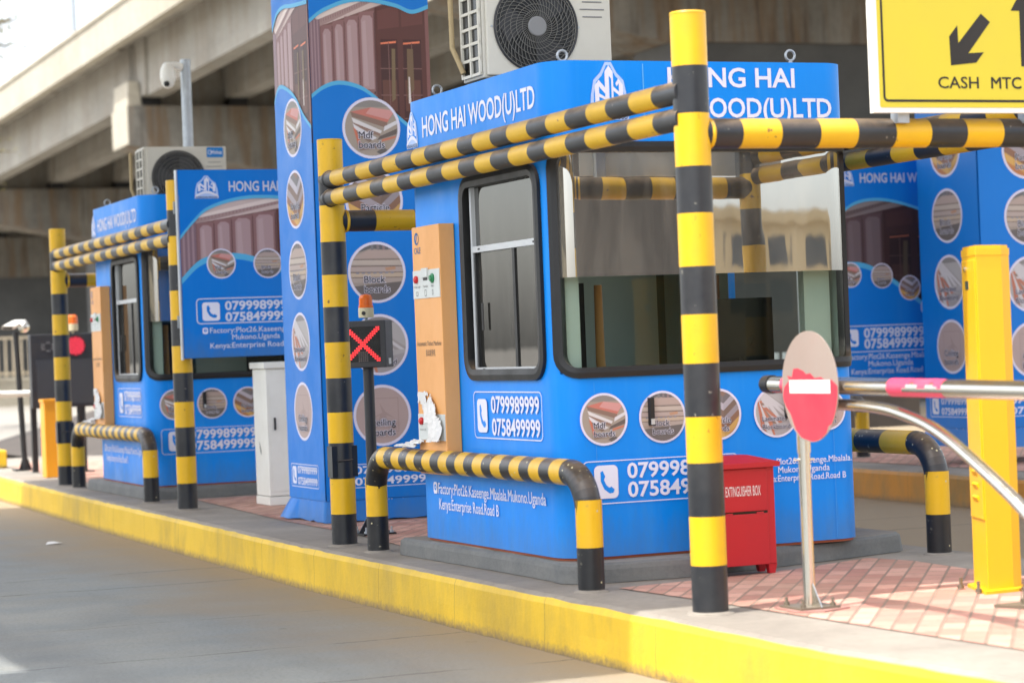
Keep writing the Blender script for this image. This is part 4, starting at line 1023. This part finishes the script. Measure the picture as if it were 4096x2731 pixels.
adboard('sign_board', 'blue advertising board, its print darkened for shade, behind the near booth, right of it', 11.15, 12.80, .93, 3.13, 19.6, dict(
    wz=(1.70, 2.80), dark=.62, arch=[(11.16, 2.2), (11.4, 2.52), (11.59, 2.64), (11.75, 2.73), (11.93, 2.765), (12.13, 2.755), (12.4, 2.69), (12.79, 2.55)], wave=[(11.16, 1.98), (11.4, 2.08), (11.6, 2.12), (11.82, 2.11), (12.02, 2.03), (12.2, 1.92), (12.45, 1.74), (12.79, 1.5)],  # print colours scaled down for the shade on this board
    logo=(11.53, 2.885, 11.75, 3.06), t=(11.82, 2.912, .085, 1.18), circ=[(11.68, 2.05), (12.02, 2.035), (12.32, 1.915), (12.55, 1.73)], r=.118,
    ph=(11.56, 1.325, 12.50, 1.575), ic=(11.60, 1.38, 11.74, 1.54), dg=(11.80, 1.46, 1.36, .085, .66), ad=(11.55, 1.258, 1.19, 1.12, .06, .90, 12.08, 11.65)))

# ---- white roadside cabinet
t = thing('utility_cabinet', (6.05, 19.3, .28), 'plain white metal cabinet standing beside the blue advertising column', 'cabinet')
b = MB(); b.box((5.775, 18.97, .36), (6.35, 19.34, 1.40), M_white); b.box((5.77, 18.965, .285), (6.36, 19.345, .355), M_white); b.build('body', t, bevel=.006)
b = MB(); b.box((5.755, 18.945, 1.402), (6.37, 19.36, 1.455), M_white); b.build('lid', t, bevel=.006)
b = MB(); b.box((5.80, 18.965, .40), (6.32, 18.969, 1.37), M_white); d = b.build('door', t); b = MB(); b.box((5.83, 18.955, .9), (5.845, 18.965, 1.0), M_dark); b.build('handle', d)
b = MB(); b.extr([(5.773, 19.20, .80), (5.773, 19.17, .74), (5.773, 19.16, .70), (5.773, 19.18, .72)], (-.002, 0, 0), M_dark); b.build('scuff', t)

# ---- lane signal with red cross
def lane_signal():
    t = thing('lane_signal', (5.385, 15.33, .28), 'black lane signal box showing a red cross with amber beacon on top', 'lane signal')
    b = MB(); b.tube([(5.385, 15.33, .29), (5.385, 15.33, 1.40)], .036, M_gunmet, 20); b.build('pole', t)
    b = MB(); b.box((5.27, 15.215, .286), (5.50, 15.445, .298), M_dark)
    for sx in (-1, 1):
        for sy in (-1, 1): b.lathe((5.385+sx*.09, 15.33+sy*.09, .298), [(.014, 0), (.014, .014), (.006, .014), (.006, .04)], M_galv, 8)
        b.extr([(5.385+sx*.036, 15.33, .298), (5.385+sx*.11, 15.33, .298), (5.385+sx*.036, 15.33, .42)], (0, .008, 0), M_gunmet)
    b.build('base_plate', t)
    a = R(-38); u = Vector((cos(a), sin(a), 0)); n = Vector((sin(a), -cos(a), 0)); v = Vector((0, 0, 1)); o = Vector((5.385, 15.33, 1.40))
    b = MB(); b.frame_box(o, u, v, n, (-.155, 0, -.08), (.155, .315, .075), M_gunmet); b.build('housing', t, bevel=.006)
    b = MB(); b.frame_box(o, u, v, n, (-.125, .04, .075), (.115, .275, .078), M_screen); sc = b.build('display', t)
    b = MB(); m = emis('red_led', (235, 44, 48), 0.8); m2 = paint('unlit_led', (96, 84, 80), .4, 0)
    for i in range(17):
        for j in range(17):
            x = -.118+i*.0142; z = .047+j*.0138; da = abs(i-j); db = abs(i+j-16)
            on = min(da, db) <= 1; s_ = .0046
            if on or (j < 5 and 5 < i < 11): b.frame_box(o, u, v, n, (x-s_, z-s_, .078), (x+s_, z+s_, .081), m if on else m2)
    b.build('red_cross', sc)
    b = MB(); b.frame_box(o, u, v, n, (.156, .02, -.02), (.158, .06, .03), M_plate); b.build('sticker', t)
    b = MB(); c = o+v*.315; b.lathe(c, [(.012, 0), (.012, .02)], M_galv, 8); b.lathe(c+v*.02, [(.05, 0), (.052, .02), (.052, .06), (.049, .066)], paint('cream_plastic', (206, 196, 160), .45, .15), 24)
    b.lathe(c+v*.05+n*.05, [(.014, 0), (.014, .004)], M_dark, 14, n); be = b.build('beacon', t)
    mm = paint('amber_lens', (226, 104, 18), .2, .1); b = MB(); b.lathe(c+v*.086, [(.05, 0), (.05, .012), (.046, .016), (.045, .065), (.036, .086), (.012, .092)], mm, 24); b.build('lens', be)
    return t
lane_signal()

# ---- yellow direction sign
t = thing('direction_sign', (6.6, 9.5, 2.5), 'yellow lane sign reading CASH and MTC with black arrows, top right above the striped bar', 'sign')
b = MB(); b.box((5.822, 9.50, 2.503), (7.5, 9.535, 3.55), M_white); b.build('panel', t)
g = G((0, 9.50, 0), (1, 0, 0), (0, 0, 1), (0, -1, 0), .002); SY = (200, 182, 52); SK = (38, 34, 30)
g.poly(rrect(5.853, 2.526, 7.48, 3.53, .01), SY, 0); g.ring(5.872, 2.551, 7.45, 3.5, .025, .012, SK, 1)
g.poly([(6.415, 2.964), (6.464, 2.925), (6.339, 2.779), (6.424, 2.784), (6.38, 2.735), (6.241, 2.721), (6.237, 2.855), (6.284, 2.908), (6.286, 2.825)], SK, 1)
g.text('CASH', 6.168, 2.616, .052, .222, SK, 1, .014); g.text('MTC', 6.457, 2.616, .052, .168, SK, 1, .016)
g.rect(6.628, 2.72, 6.72, 2.98, SK, 1); g.poly([(6.58, 2.98), (6.768, 2.98), (6.674, 3.12)], SK, 1)
g.build('print', t)
for x in (6.0, 6.7, 7.15): b = MB(); b.box((x-.03, 9.535, 2.46), (x+.03, 9.60, 2.9), M_galv); b.build('bracket', t)

# ---- yellow barrier housing
t = thing('barrier_housing', (6.42, 9.55, .285), 'tall bright yellow barrier cabinet with keyhole and louvres, bolted to the brick paving', 'barrier cabinet')
poly = [(6.385, 9.69), (6.285, 9.425), (6.435, 9.44), (6.515, 9.495), (6.56, 9.70), (6.47, 9.74)]
b = MB(); b.prism(poly[::-1], .30, 1.868, M_yhouse); c = Vector((6.44, 9.58)); cap = [tuple(c+(Vector(p)-c)*1.025) for p in poly]; cap2 = [tuple(c+(Vector(p)-c)*.95) for p in poly]
b.prism(cap[::-1], 1.84, 1.872, M_yhouse); b.prism(cap2[::-1], 1.872, 1.886, M_yhouse); b.prism([tuple(c+(Vector(p)-c)*1.3) for p in poly][::-1], .285, .30, M_yhouse); b.build('body', t, bevel=.004)
P1 = Vector((6.285, 9.425, 0)); P0 = Vector((6.385, 9.69, 0)); du = (P1-P0).normalized(); wd = (P1-P0).length; dn = Vector((du.y, -du.x, 0)); dn = dn if dn.x < 0 else -dn
b = MB(); b.frame_box(P0, du, Vector((0, 0, 1)), dn, (.012, .62, 0), (wd-.012, 1.82, .006), M_yhouse); dr = b.build('door', t, bevel=.003)
b = MB(); b.lathe(P0+du*.10+Vector((0, 0, 1.78))+dn*.006, [(.014, 0), (.014, .008), (.006, .01)], M_steel, 14, dn); b.build('lock', dr)
b = MB(); b.frame_box(P0, du, Vector((0, 0, 1)), dn, (.085, 1.685, .006), (.155, 1.725, .008), M_steel); b.build('maker_plate', dr)
b = MB()
for z in (.70, .76, .82, .88): b.extr([P0+du*.09+Vector((0, 0, z))+dn*.006, P0+du*.09+Vector((0, 0, z+.02))+dn*.016, P0+du*.09+Vector((0, 0, z+.028))+dn*.006], du*.10, M_yhouse)
b.build('louvre', dr)
b = MB()
for x, y in ((6.29, 9.66), (6.255, 9.46), (6.46, 9.39)): b.lathe((x, y, .29), [(.016, 0), (.016, .016), (.008, .016), (.008, .05)], M_bolt, 10)
b.build('anchor_bolt', t)

# ---- stainless swing gate with the round no entry disc
def swing_gate():
    t = thing('swing_gate', (5.34, 9.43, .285), 'stainless steel swing gate pole with arched brace and worn no entry disc', 'gate')
    b = MB(); b.tube([(5.35, 9.434, .29), (5.35, 9.434, .98)], .027, M_steel, 24); b.tube([(5.35, 9.434, .98), (5.35, 9.434, 1.25)], .031, M_steel, 24)
    b.tube([(5.30, 9.434, .95), (5.40, 9.434, .95)], .006, M_steel, 8)
    b.extr([(5.35, 9.405, .30), (5.35, 9.33, .30), (5.35, 9.405, .40)], (.006, 0, 0), M_steel); b.build('post', t)
    b = MB(); b.box((5.25, 9.335, .292), (5.45, 9.535, .302), M_bolt); q = b.build('base_plate', t)
    b = MB()
    for sx in (-1, 1):
        for sy in (-1, 1): b.lathe((5.35+sx*.075, 9.435+sy*.075, .302), [(.013, 0), (.013, .014), (.007, .014), (.007, .036)], M_bolt, 10)
    b.build('anchor_bolt', q)
    b = MB(); b.prism([(5.22, 9.34), (5.33, 9.27), (5.50, 9.34), (5.48, 9.56), (5.24, 9.56)], .284, .292, concrete('pink_mortar', (176, 130, 118), (150, 110, 100), 4)); b.build('mortar_bed', t)
    b = MB(); b.tube([(5.33, 9.66, 1.286), (5.33, 6.5, 1.245)], .0375, M_steel, 28); bo = b.build('boom', t)
    b = MB(); b.tube([(5.33, 9.655, 1.286), (5.33, 9.72, 1.287)], [.042, .040], M_rubber, 24); b.build('end_cap', bo)
    for ya, yb in ((9.53, 9.49), (8.63, 8.22)):
        b = MB(); n = 14; seg = 28; off = Vector((5.33, 0, 0))
        for i in range(n):
            y0 = ya+(yb-ya)*i/n; y1 = ya+(yb-ya)*(i+1)/n; z0 = 1.286+(y0-9.66)*.013; z1 = 1.286+(y1-9.66)*.013
            for k in range(seg):
                a0, a1 = 2*pi*k/seg, 2*pi*(k+1)/seg; am = (a0+a1)/2
                low = sin(am)
                if ya < 9 and -.45 < low < .30+.25*sin(i*1.3) and i > 3 and cos(am) < .3: continue
                r = .0382; b.add([(5.33+r*cos(a0), y0, z0+r*sin(a0)), (5.33+r*cos(a1), y0, z0+r*sin(a1)), (5.33+r*cos(a1), y1, z1+r*sin(a1)), (5.33+r*cos(a0), y1, z1+r*sin(a0))], [(0, 1, 2, 3)], M_tape, True)
        b.build('red_tape', bo)
    pts = spline([(9.30, 1.200), (9.0, 1.197), (8.80, 1.190), (8.60, 1.168), (8.33, 1.103), (8.05, .978), (7.73, .805), (7.45, .60), (7.2, .36), (7.1, .26)], 6)
    b = MB(); b.tube([(5.33, y, z) for y, z in pts], .0255, M_steel, 24); b.build('brace', t)
    b = MB(); b.box((5.31, 9.22, 1.17), (5.35, 9.30, 1.26), M_gunmet); b.box((5.285, 9.22, 1.24), (5.30, 9.30, 1.33), M_gunmet); b.build('clamp', t)
    b = MB(); b.tube([(5.33, 6.55, .285), (5.33, 6.55, 1.6)], .06, M_steel, 24); b.build('hinge_post', t)
    # disc facing the lane
    c = Vector((5.278, 9.235, 1.278)); rr = .243
    b = MB(); b.lathe(c, [(rr, 0), (rr, -.004)], paint('worn_disc_back', (154, 138, 128), .6, .3, (170, 130, 120), 6), 56, (-1, 0, 0)); dd = b.build('sign_disc', t)
    g = G(c+Vector((-.0002, 0, 0)), (0, -1, 0), (0, 0, 1), (-1, 0, 0), .001); g.clip = arc(0, 0, rr*.985, rr*.985, 0, 2*pi*55/56, 55)
    edge = [(-.98, -.22), (-.93, -.02), (-.72, .12), (-.80, .20), (-.62, .17), (-.56, .32), (-.40, .33), (-.20, .28), (-.1, .22), (.05, .24), (.2, .15), (.42, .17), (.6, .10), (.8, .12), (1, .0)]
    body = [(x*rr, y*rr) for x, y in edge]+[(rr, -.35*rr), (.86*rr, -.62*rr), (.62*rr, -.70*rr), (.5*rr, -.90*rr), (.1*rr, -1.0*rr), (-.35*rr, -.92*rr), (-.55*rr, -.78*rr), (-.72*rr, -.5*rr), (-.86*rr, -.38*rr)]
    g.poly(body, paint('faded_red_sheet', (205, 48, 68), .5, .3, (220, 110, 110), 5), 0)
    g.rect(-.72*rr, -.12*rr, .74*rr, .118*rr, (236, 234, 226), 1); g.build('no_entry_mark', dd)
    return t
swing_gate()

# ---- steel anchor plate in the paving at the lower right
t = thing('anchor_plate', (6.35, 8.8, .285), 'flat grey steel plate with a bolt on the sunlit brick paving', 'steel plate')
b = MB(); b.prism([(5.98, 8.93), (6.12, 8.60), (6.75, 8.62), (6.75, 9.02)], .2855, .299, M_bolt); b.build('plate', t)
b = MB(); b.lathe((6.10, 8.86, .299), [(.024, 0), (.024, .022), (.011, .022), (.011, .085)], M_bolt, 12); b.build('bolt', t)

# ---- red extinguisher box
t = thing('extinguisher_box', (5.83, 11.05, .285), 'red metal box lettered FIRE EXTINGUISHER BOX standing against the near booth', 'extinguisher box')
x0, x1, y0, y1 = 5.672, 6.05, 10.99, 11.15
b = MB(); b.box((x0, y0, .335), (x1, y1, .838), M_red); b.build('body', t, bevel=.004)
b = MB(); b.box((x0+.0, y0-.006, .335), (x1-.045, y0, .598), M_red); dr = b.build('door', t, bevel=.003)
b = MB(); b.box((x0, y0-.006, .612), (x1-.045, y0, .83), M_red); b.build('top_flap', t, bevel=.003)
b = MB(); b.box((x0, y0-.002, .599), (x1-.045, y0+.001, .611), M_screen)
for x in (5.78, 5.96): b.box((x-.02, y0-.007, .598), (x+.02, y0-.001, .606), M_red)
b.build('hinge', dr)
lo = [(x0-.022, y0-.03, .836), (x1+.022, y0-.03, .836), (x1+.022, y1+.02, .836), (x0-.022, y1+.02, .836)]; hi = [(x, y, .860) for x, y, z in lo]; tp = [(x0+.09, y0+.07, .898), (x1-.11, y0+.07, .898), (x1-.11, y1-.01, .898), (x0+.09, y1-.01, .898)]
b = MB(); q = [(0, 1, 5, 4), (1, 2, 6, 5), (2, 3, 7, 6), (3, 0, 4, 7)]; b.add(lo+hi, q+[(3, 2, 1, 0)], M_red); b.add(hi+tp, q+[(4, 5, 6, 7)], M_red); b.build('lid', t)
for x in (x0+.02, x1-.025):
    for y in (y0+.02, y1-.03):
        b = MB(); b.add([(x-.025, y-.02, .335), (x+.025, y-.02, .335), (x+.025, y+.02, .335), (x-.025, y+.02, .335), (x-.016, y-.014, .286), (x+.016, y-.014, .286), (x+.016, y+.014, .286), (x-.016, y+.014, .286)], [(0, 1, 5, 4), (1, 2, 6, 5), (2, 3, 7, 6), (3, 0, 4, 7), (4, 5, 6, 7)], M_red); b.build('leg', t)
g = G((0, y0-.006, 0), (1, 0, 0), (0, 0, 1), (0, -1, 0), .0015); g.text('FIRE EXTINGUISHER BOX', 5.716, .692, .050, .250, (226, 214, 210), 0, .004); g.build('lettering', t)

# ---- dome camera pole behind the far booth
t = thing('camera_pole', (6.50, 23.7, .28), 'galvanised pole with a white dome camera rising behind the far booth', 'camera pole')
b = MB(); b.tube([(6.50, 23.7, .285), (6.50, 23.7, 4.52)], .052, M_galv, 20); b.build('pole', t)
b = MB(); b.tube([(6.45, 23.68, 4.44), (6.36, 23.66, 4.46), (6.30, 23.64, 4.455)], [.045, .03, .024], M_white, 14); b.lathe((6.30, 23.64, 4.46), [(.03, .02), (.05, 0), (.075, -.06), (.078, -.13), (.072, -.17)], M_white, 24)
dc = b.build('dome_camera', t); b = MB(); b.sphere((6.30, 23.64, 4.285), .066, M_white, 18); b.lathe((6.27, 23.585, 4.262), [(.03, 0), (.026, .012)], M_screen, 16, (-.35, -.85, -.25)); b.build('lens', dc)

# ---- far lane equipment
t = thing('camera_post', (5.653, 28.3, .28), 'slim black post with a white box camera left of the big black display', 'camera post')
b = MB(); b.tube([(5.653, 28.3, .29), (5.60, 28.3, 1.90)], .034, M_dark, 16); b.build('post', t)
b = MB(); b.box((5.52, 28.2, .286), (5.79, 28.42, .30), M_dark); b.add([(5.58, 28.3, .30), (5.73, 28.3, .30), (5.69, 28.3, .42), (5.62, 28.3, .42)], [(0, 1, 2, 3)], M_dark); b.build('base_plate', t)
b = MB(); o = Vector((5.60, 28.3, 1.98)); a = R(35); u = Vector((cos(a), sin(a), 0)); n = Vector((-sin(a)*.96, -cos(a)*.96, -.2)).normalized(); v = n.cross(u) if n.cross(u).z > 0 else u.cross(n)
b.frame_box(o, u, v, n, (-.10, 0, -.1), (.10, .12, .24), M_white); b.frame_box(o, u, v, n, (-.085, .01, .24), (.085, .095, .243), M_screen); b.sphere(o+Vector((.10, 0, -.02)), .07, M_steel, 12); b.build('camera', t)

t = thing('fee_display', (5.95, 27.0, .28), 'large black fee display board with a round red light beside the far booth', 'display')
b = MB(); b.box((5.50, 27.0, 1.02), (6.62, 27.12, 1.845), M_gunmet); b.build('housing', t, bevel=.008)
b = MB(); b.box((5.56, 26.992, 1.06), (6.56, 27.0, 1.56), paint('display_glass', (62, 64, 66), .35, .05)); sc = b.build('screen', t)
b = MB(); m = emis('red_signal', (215, 56, 76), 0.3); cx, cz = 6.01, 1.705
for i in range(-6, 7):
    for j in range(-6, 7):
        if i*i+j*j <= 36: b.box((cx+i*.0165-.006, 26.985, cz+j*.0165-.006), (cx+i*.0165+.006, 26.99, cz+j*.0165+.006), m)
b.lathe((cx, 26.999, cz), [(.11, 0), (.11, -.008)], paint('red_lens', (120, 20, 32), .4, 0), 28, (0, 1, 0)); b.build('red_light', t)
b = MB()
for bx in (5.70, 6.34):
    for dx, dz in ((-.06, 0), (.06, 0), (0, .045), (0, -.045), (-.055, .025), (.055, -.025), (-.055, -.025), (.055, .025)): b.box((bx+dx-.02, 26.995, cz+dz-.005), (bx+dx+.02, 27.0, cz+dz+.005), M_hub)
b.build('speaker_slot', t)
b = MB(); b.tube([(6.06, 27.06, .285), (6.06, 27.06, 1.02)], .05, M_dark, 16); b.box((5.95, 26.95, .285), (6.17, 27.17, .30), M_dark); b.build('post', t)
b = MB(); b.lathe((6.0, 27.06, 1.845), [(.012, 0), (.012, .03), (.06, .032), (.06, .11)], MATS['cream_plastic'], 20); be = b.build('beacon', t); b = MB(); b.lathe((6.0, 27.06, 1.955), [(.058, 0), (.055, .08), (.035, .10)], MATS['amber_lens'], 20); b.build('lens', be)

t = thing('barrier_housing', (5.56, 26.2, .285), 'orange yellow barrier cabinet in front of the big black display', 'barrier cabinet')
b = MB(); b.prism([(5.44, 26.1), (5.62, 26.1), (5.70, 26.16), (5.72, 26.4), (5.46, 26.4)], .285, 1.10, M_ohouse); b.build('body', t, bevel=.006); b = MB(); b.prism([(5.43, 26.09), (5.63, 26.09), (5.71, 26.16), (5.73, 26.41), (5.45, 26.41)], 1.10, 1.13, M_ohouse); b.build('lid', t)
t = thing('boom_arm', (5.2, 27.6, 1.18), 'white horizontal barrier arm entering from the left edge', 'barrier arm')
b = MB(); b.tube([(5.62, 27.6, 1.185), (5.25, 27.6, 1.19)], .036, M_white, 16); b.tube([(5.25, 27.6, 1.19), (3.2, 27.6, 1.20)], .05, M_white, 16); b.build('arm', t); b = MB(); b.box((5.60, 27.56, .285), (5.66, 27.64, 1.25), M_dark); b.build('support', t)
t = thing('kerb_block', (5.45, 29.2, .28), 'short yellow painted concrete block at the far left on the island end', 'concrete block')
b = MB(); b.box((5.25, 29.2, .284), (5.62, 29.6, .50), M_kerb); b.build('block', t, bevel=.02)

# ---- beyond
b = MB(); M_shade = concrete('dark_shade_tone', (74, 66, 58), (58, 52, 48), 1.2)  # dark colour that stands in for shade
b.extr([(7.3, 36, .0), (8.0, 36, .0), (10.3, 36, .62), (12.5, 36, .8), (20, 36, .85), (20, 36, 0)], (0, 9, 0), M_shade); o = b.build('ramp'); o['kind'] = 'structure'  # low dark mound added in place of a shadow on the far ground
t = thing('boundary_wall', (22, 92, 0), 'low pale concrete wall beyond the lanes under the white railing', 'wall')
b = MB(); b.box((8, 92, -.02), (40, 92.4, .95), M_par); b.box((8, 91.95, .95), (40, 92.45, 1.1), M_par); b.build('wall', t)
t = thing('railing', (22, 92.2, 1.1), 'pale metal railing of close upright bars on the far wall', 'railing')
b = MB(); M_rl = paint('cream_railing_paint', (196, 182, 156), .5, .2)
for k in range(100): x = 8.2+k*.3; b.box((x, 92.15, 1.1), (x+.06, 92.21, 2.62), M_rl)
for z in (1.2, 2.55): b.box((8, 92.13, z), (40, 92.23, z+.08), M_rl)
b.build('bars', t)
t = thing('street_lamp', (fp(17.15, 77, 12).x, fp(17.15, 77, 12).y, fp(17.15, 77, 12).z), 'thin grey lamp post standing on the flyover parapet, top left', 'street lamp')
b = MB(); p = fp(17.15, 77, 12.05); b.tube([p, p+Vector((0, 0, 9))], [.12, .07], M_galv, 12); b.build('pole', t)
b = MB(); b.tube([p+Vector((0, 0, 9)), p+Vector((1.0, 0, 9.5)), p+Vector((2, 0, 9.6))], .05, M_galv, 8); b.box(tuple(p+Vector((1.8, -.15, 9.5))), tuple(p+Vector((2.6, .15, 9.62))), M_galv); b.build('lamp_head', t)

# second lane bits seen past the booth
HQ = hoop(12.35, 20.6, 22.6, 'shaded striped hoop guard deep behind the booth on the second island', 9)
t = thing('concrete_barrier', (13.2, 27, .28), 'low concrete barrier coloured dark for the shade under the blue board', 'barrier')
b = MB(); b.extr([(11.8, 26.8, .285), (11.85, 26.8, .7), (12.0, 26.8, 1.05), (12.25, 26.8, 1.05), (12.4, 26.8, .7), (12.45, 26.8, .285)], (0, .1, 0), M_cap); b.box((11.9, 26.9, .285), (17, 27.3, 1.0), M_shade); b.build('wall', t)  # barrier body coloured dark to deepen the shade below the board
b = MB()
for k in range(40): b.box((12.0+k*.12, 26.86, 1.0), (12.05+k*.12, 26.9, 1.3), M_galv)
b.build('louvre', t)
# holes in the second kerb
for y in (17.2, 18.4):
    x = 6.62+4.86; t = MB(); t.lathe((x+.02, y+.0, .15), [(.052, 0), (.050, -.06)], M_screen, 18, (1, 0, 0)); o = t.build('drain_hole', None, (x, y, .15)); tag(o, 'round drain hole in the grimy yellow kerb of the second island', 'drain hole', 'kerb drain holes')

# ---- tree at the left edge
t = thing('tree', (8.4, 60.0, 0), 'sparse tree whose thin twigs hang into the top left corner', 'tree')
rnd = random.Random(21); M_bark = paint('bark', (98, 84, 66), .9, .3); M_leaf = paint('olive_leaf', (120, 116, 52), .7, .2)
tr = MB(); cr = MB(); lf = MB()
tr.tube([(8.4, 60, 0), (8.5, 60, 3), (8.3, 60.2, 6), (8.6, 60, 9)], [.28, .22, .16, .09], M_bark, 12); tr.build('trunk', t)
def twig(p, d, ln, r, depth):
    pts = [p]; dd = d.copy()
    for k in range(6):
        dd = (dd+Vector((rnd.uniform(-.3, .3), rnd.uniform(-.3, .3), rnd.uniform(-.32, .18)))).normalized(); pts.append(pts[-1]+dd*ln/6)
    cr.tube(pts, [r*(1-.12*k) for k in range(7)], M_bark, 6, False)
    if depth == 0:
        for q in pts[2:]:
            for _ in range(2):
                c = q+Vector((rnd.uniform(-.09, .09), rnd.uniform(-.09, .09), rnd.uniform(-.09, .09))); a = rnd.uniform(0, 6.3); s_ = rnd.uniform(.03, .075)
                e = Vector((cos(a), sin(a), rnd.uniform(-.6, .6)))*s_; f = Vector((-sin(a), cos(a), rnd.uniform(-.6, .6)))*s_*.5
                lf.add([c-e, c+f, c+e, c-f], [(0, 1, 2, 3)], M_leaf)
        return
    for k in (2, 3, 4, 5, 6):
        for _ in range(2 if depth == 1 else 1): twig(pts[k], (dd+Vector((rnd.uniform(-1, 1), rnd.uniform(-1, 1), rnd.uniform(-.6, .7)))).normalized(), ln*.55, r*.5, depth-1)
for a in range(7):
    twig(Vector((8.5, 60, 6.0+a*.45)), Vector((cos(a*1.05), sin(a*1.05)*.8, .45)).normalized(), 2.9, .07, 2)
twig(Vector((8.6, 60, 8.6)), Vector((1.0, 0, .42)).normalized(), 3.3, .07, 2)
cr.build('branch', t); lf.build('foliage', t)

# ---- buildings behind the camera, seen only in the mirrored windscreen
M_winb = paint('pale_window', (74, 80, 84), .3, .2)
def bldg(name, x0, x1, y, h, wallc, label, win=True):
    t = thing(name, ((x0+x1)/2, y, 0), label, 'building')
    mw = paint('render_'+name+str(int(x0)), wallc, .8, .15); b = MB(); b.box((x0, y-14, 0), (x1, y, h), mw); b.box((x0-.3, y-14.3, h), (x1+.3, y+.3, h+.5), mw); b.build('wall', t)
    if win:
        k = 0; x = x0+1.5
        while x < x1-2:
            z = 2.5
            while z < h-1.4:
                b = MB(); b.box((x, y-.02, z), (x+2.3, y+.03, z+1.25), M_winb); b.build('window', t); z += 1.9
            x += 4.4
    return t
bldg('office_building', 36, 76, -62, 6.2, (206, 182, 140), 'cream office block across the road, mirrored in the booth windscreen')
bldg('stand_in_block', 2, 31.5, -40, 12.0, (84, 80, 77), 'grey warehouse added for the dark shape mirrored in the booth windscreen', False)  # stand-in for the unknown dark shape mirrored at the film's left

# ---- scraps of paper on the lane
for x, y, k, lab in ((4.25, 20.2, .04, 'crumpled white paper scrap lying on the lane near the far kerb'),):
    b = MB(); b.add([(x-k*2, y-k, .004), (x+k, y-k*1.4, .012), (x+k*2, y+k, .005), (x-k, y+k*1.2, .02), (x, y, .024)], [(0, 1, 4), (1, 2, 4), (2, 3, 4), (3, 0, 4)], M_paper)
    tag(b.build('paper_scrap', None, (x, y, 0)), lab, 'litter')

# ---- blocks across the lanes to the left, behind the picture's left edge: they show in the booth's rounded glass
bldg2 = thing('shop_terrace', (-34, 12, 0), 'pale shop terrace across the lanes, mirrored in the rounded booth glass', 'building')
b = MB(); mw = paint('render_terrace', (200, 184, 152), .8, .15)
b.box((-46, -30, 0), (-34, 46, 7.5), mw); b.box((-46.3, -30.3, 7.5), (-33.4, 46.3, 8.0), M_par); b.build('wall', bldg2)
for k in range(19):
    b = MB(); b.box((-34.0, -28.6+k*4, 0), (-33.4, -28.0+k*4, 7.5), M_par); b.build('pilaster', bldg2)
    for z in (.3, 3.9): b = MB(); b.box((-34.01, -27.4+k*4, z), (-33.96, -25.2+k*4, z+2.6), M_gunmet); b.build('window', bldg2)
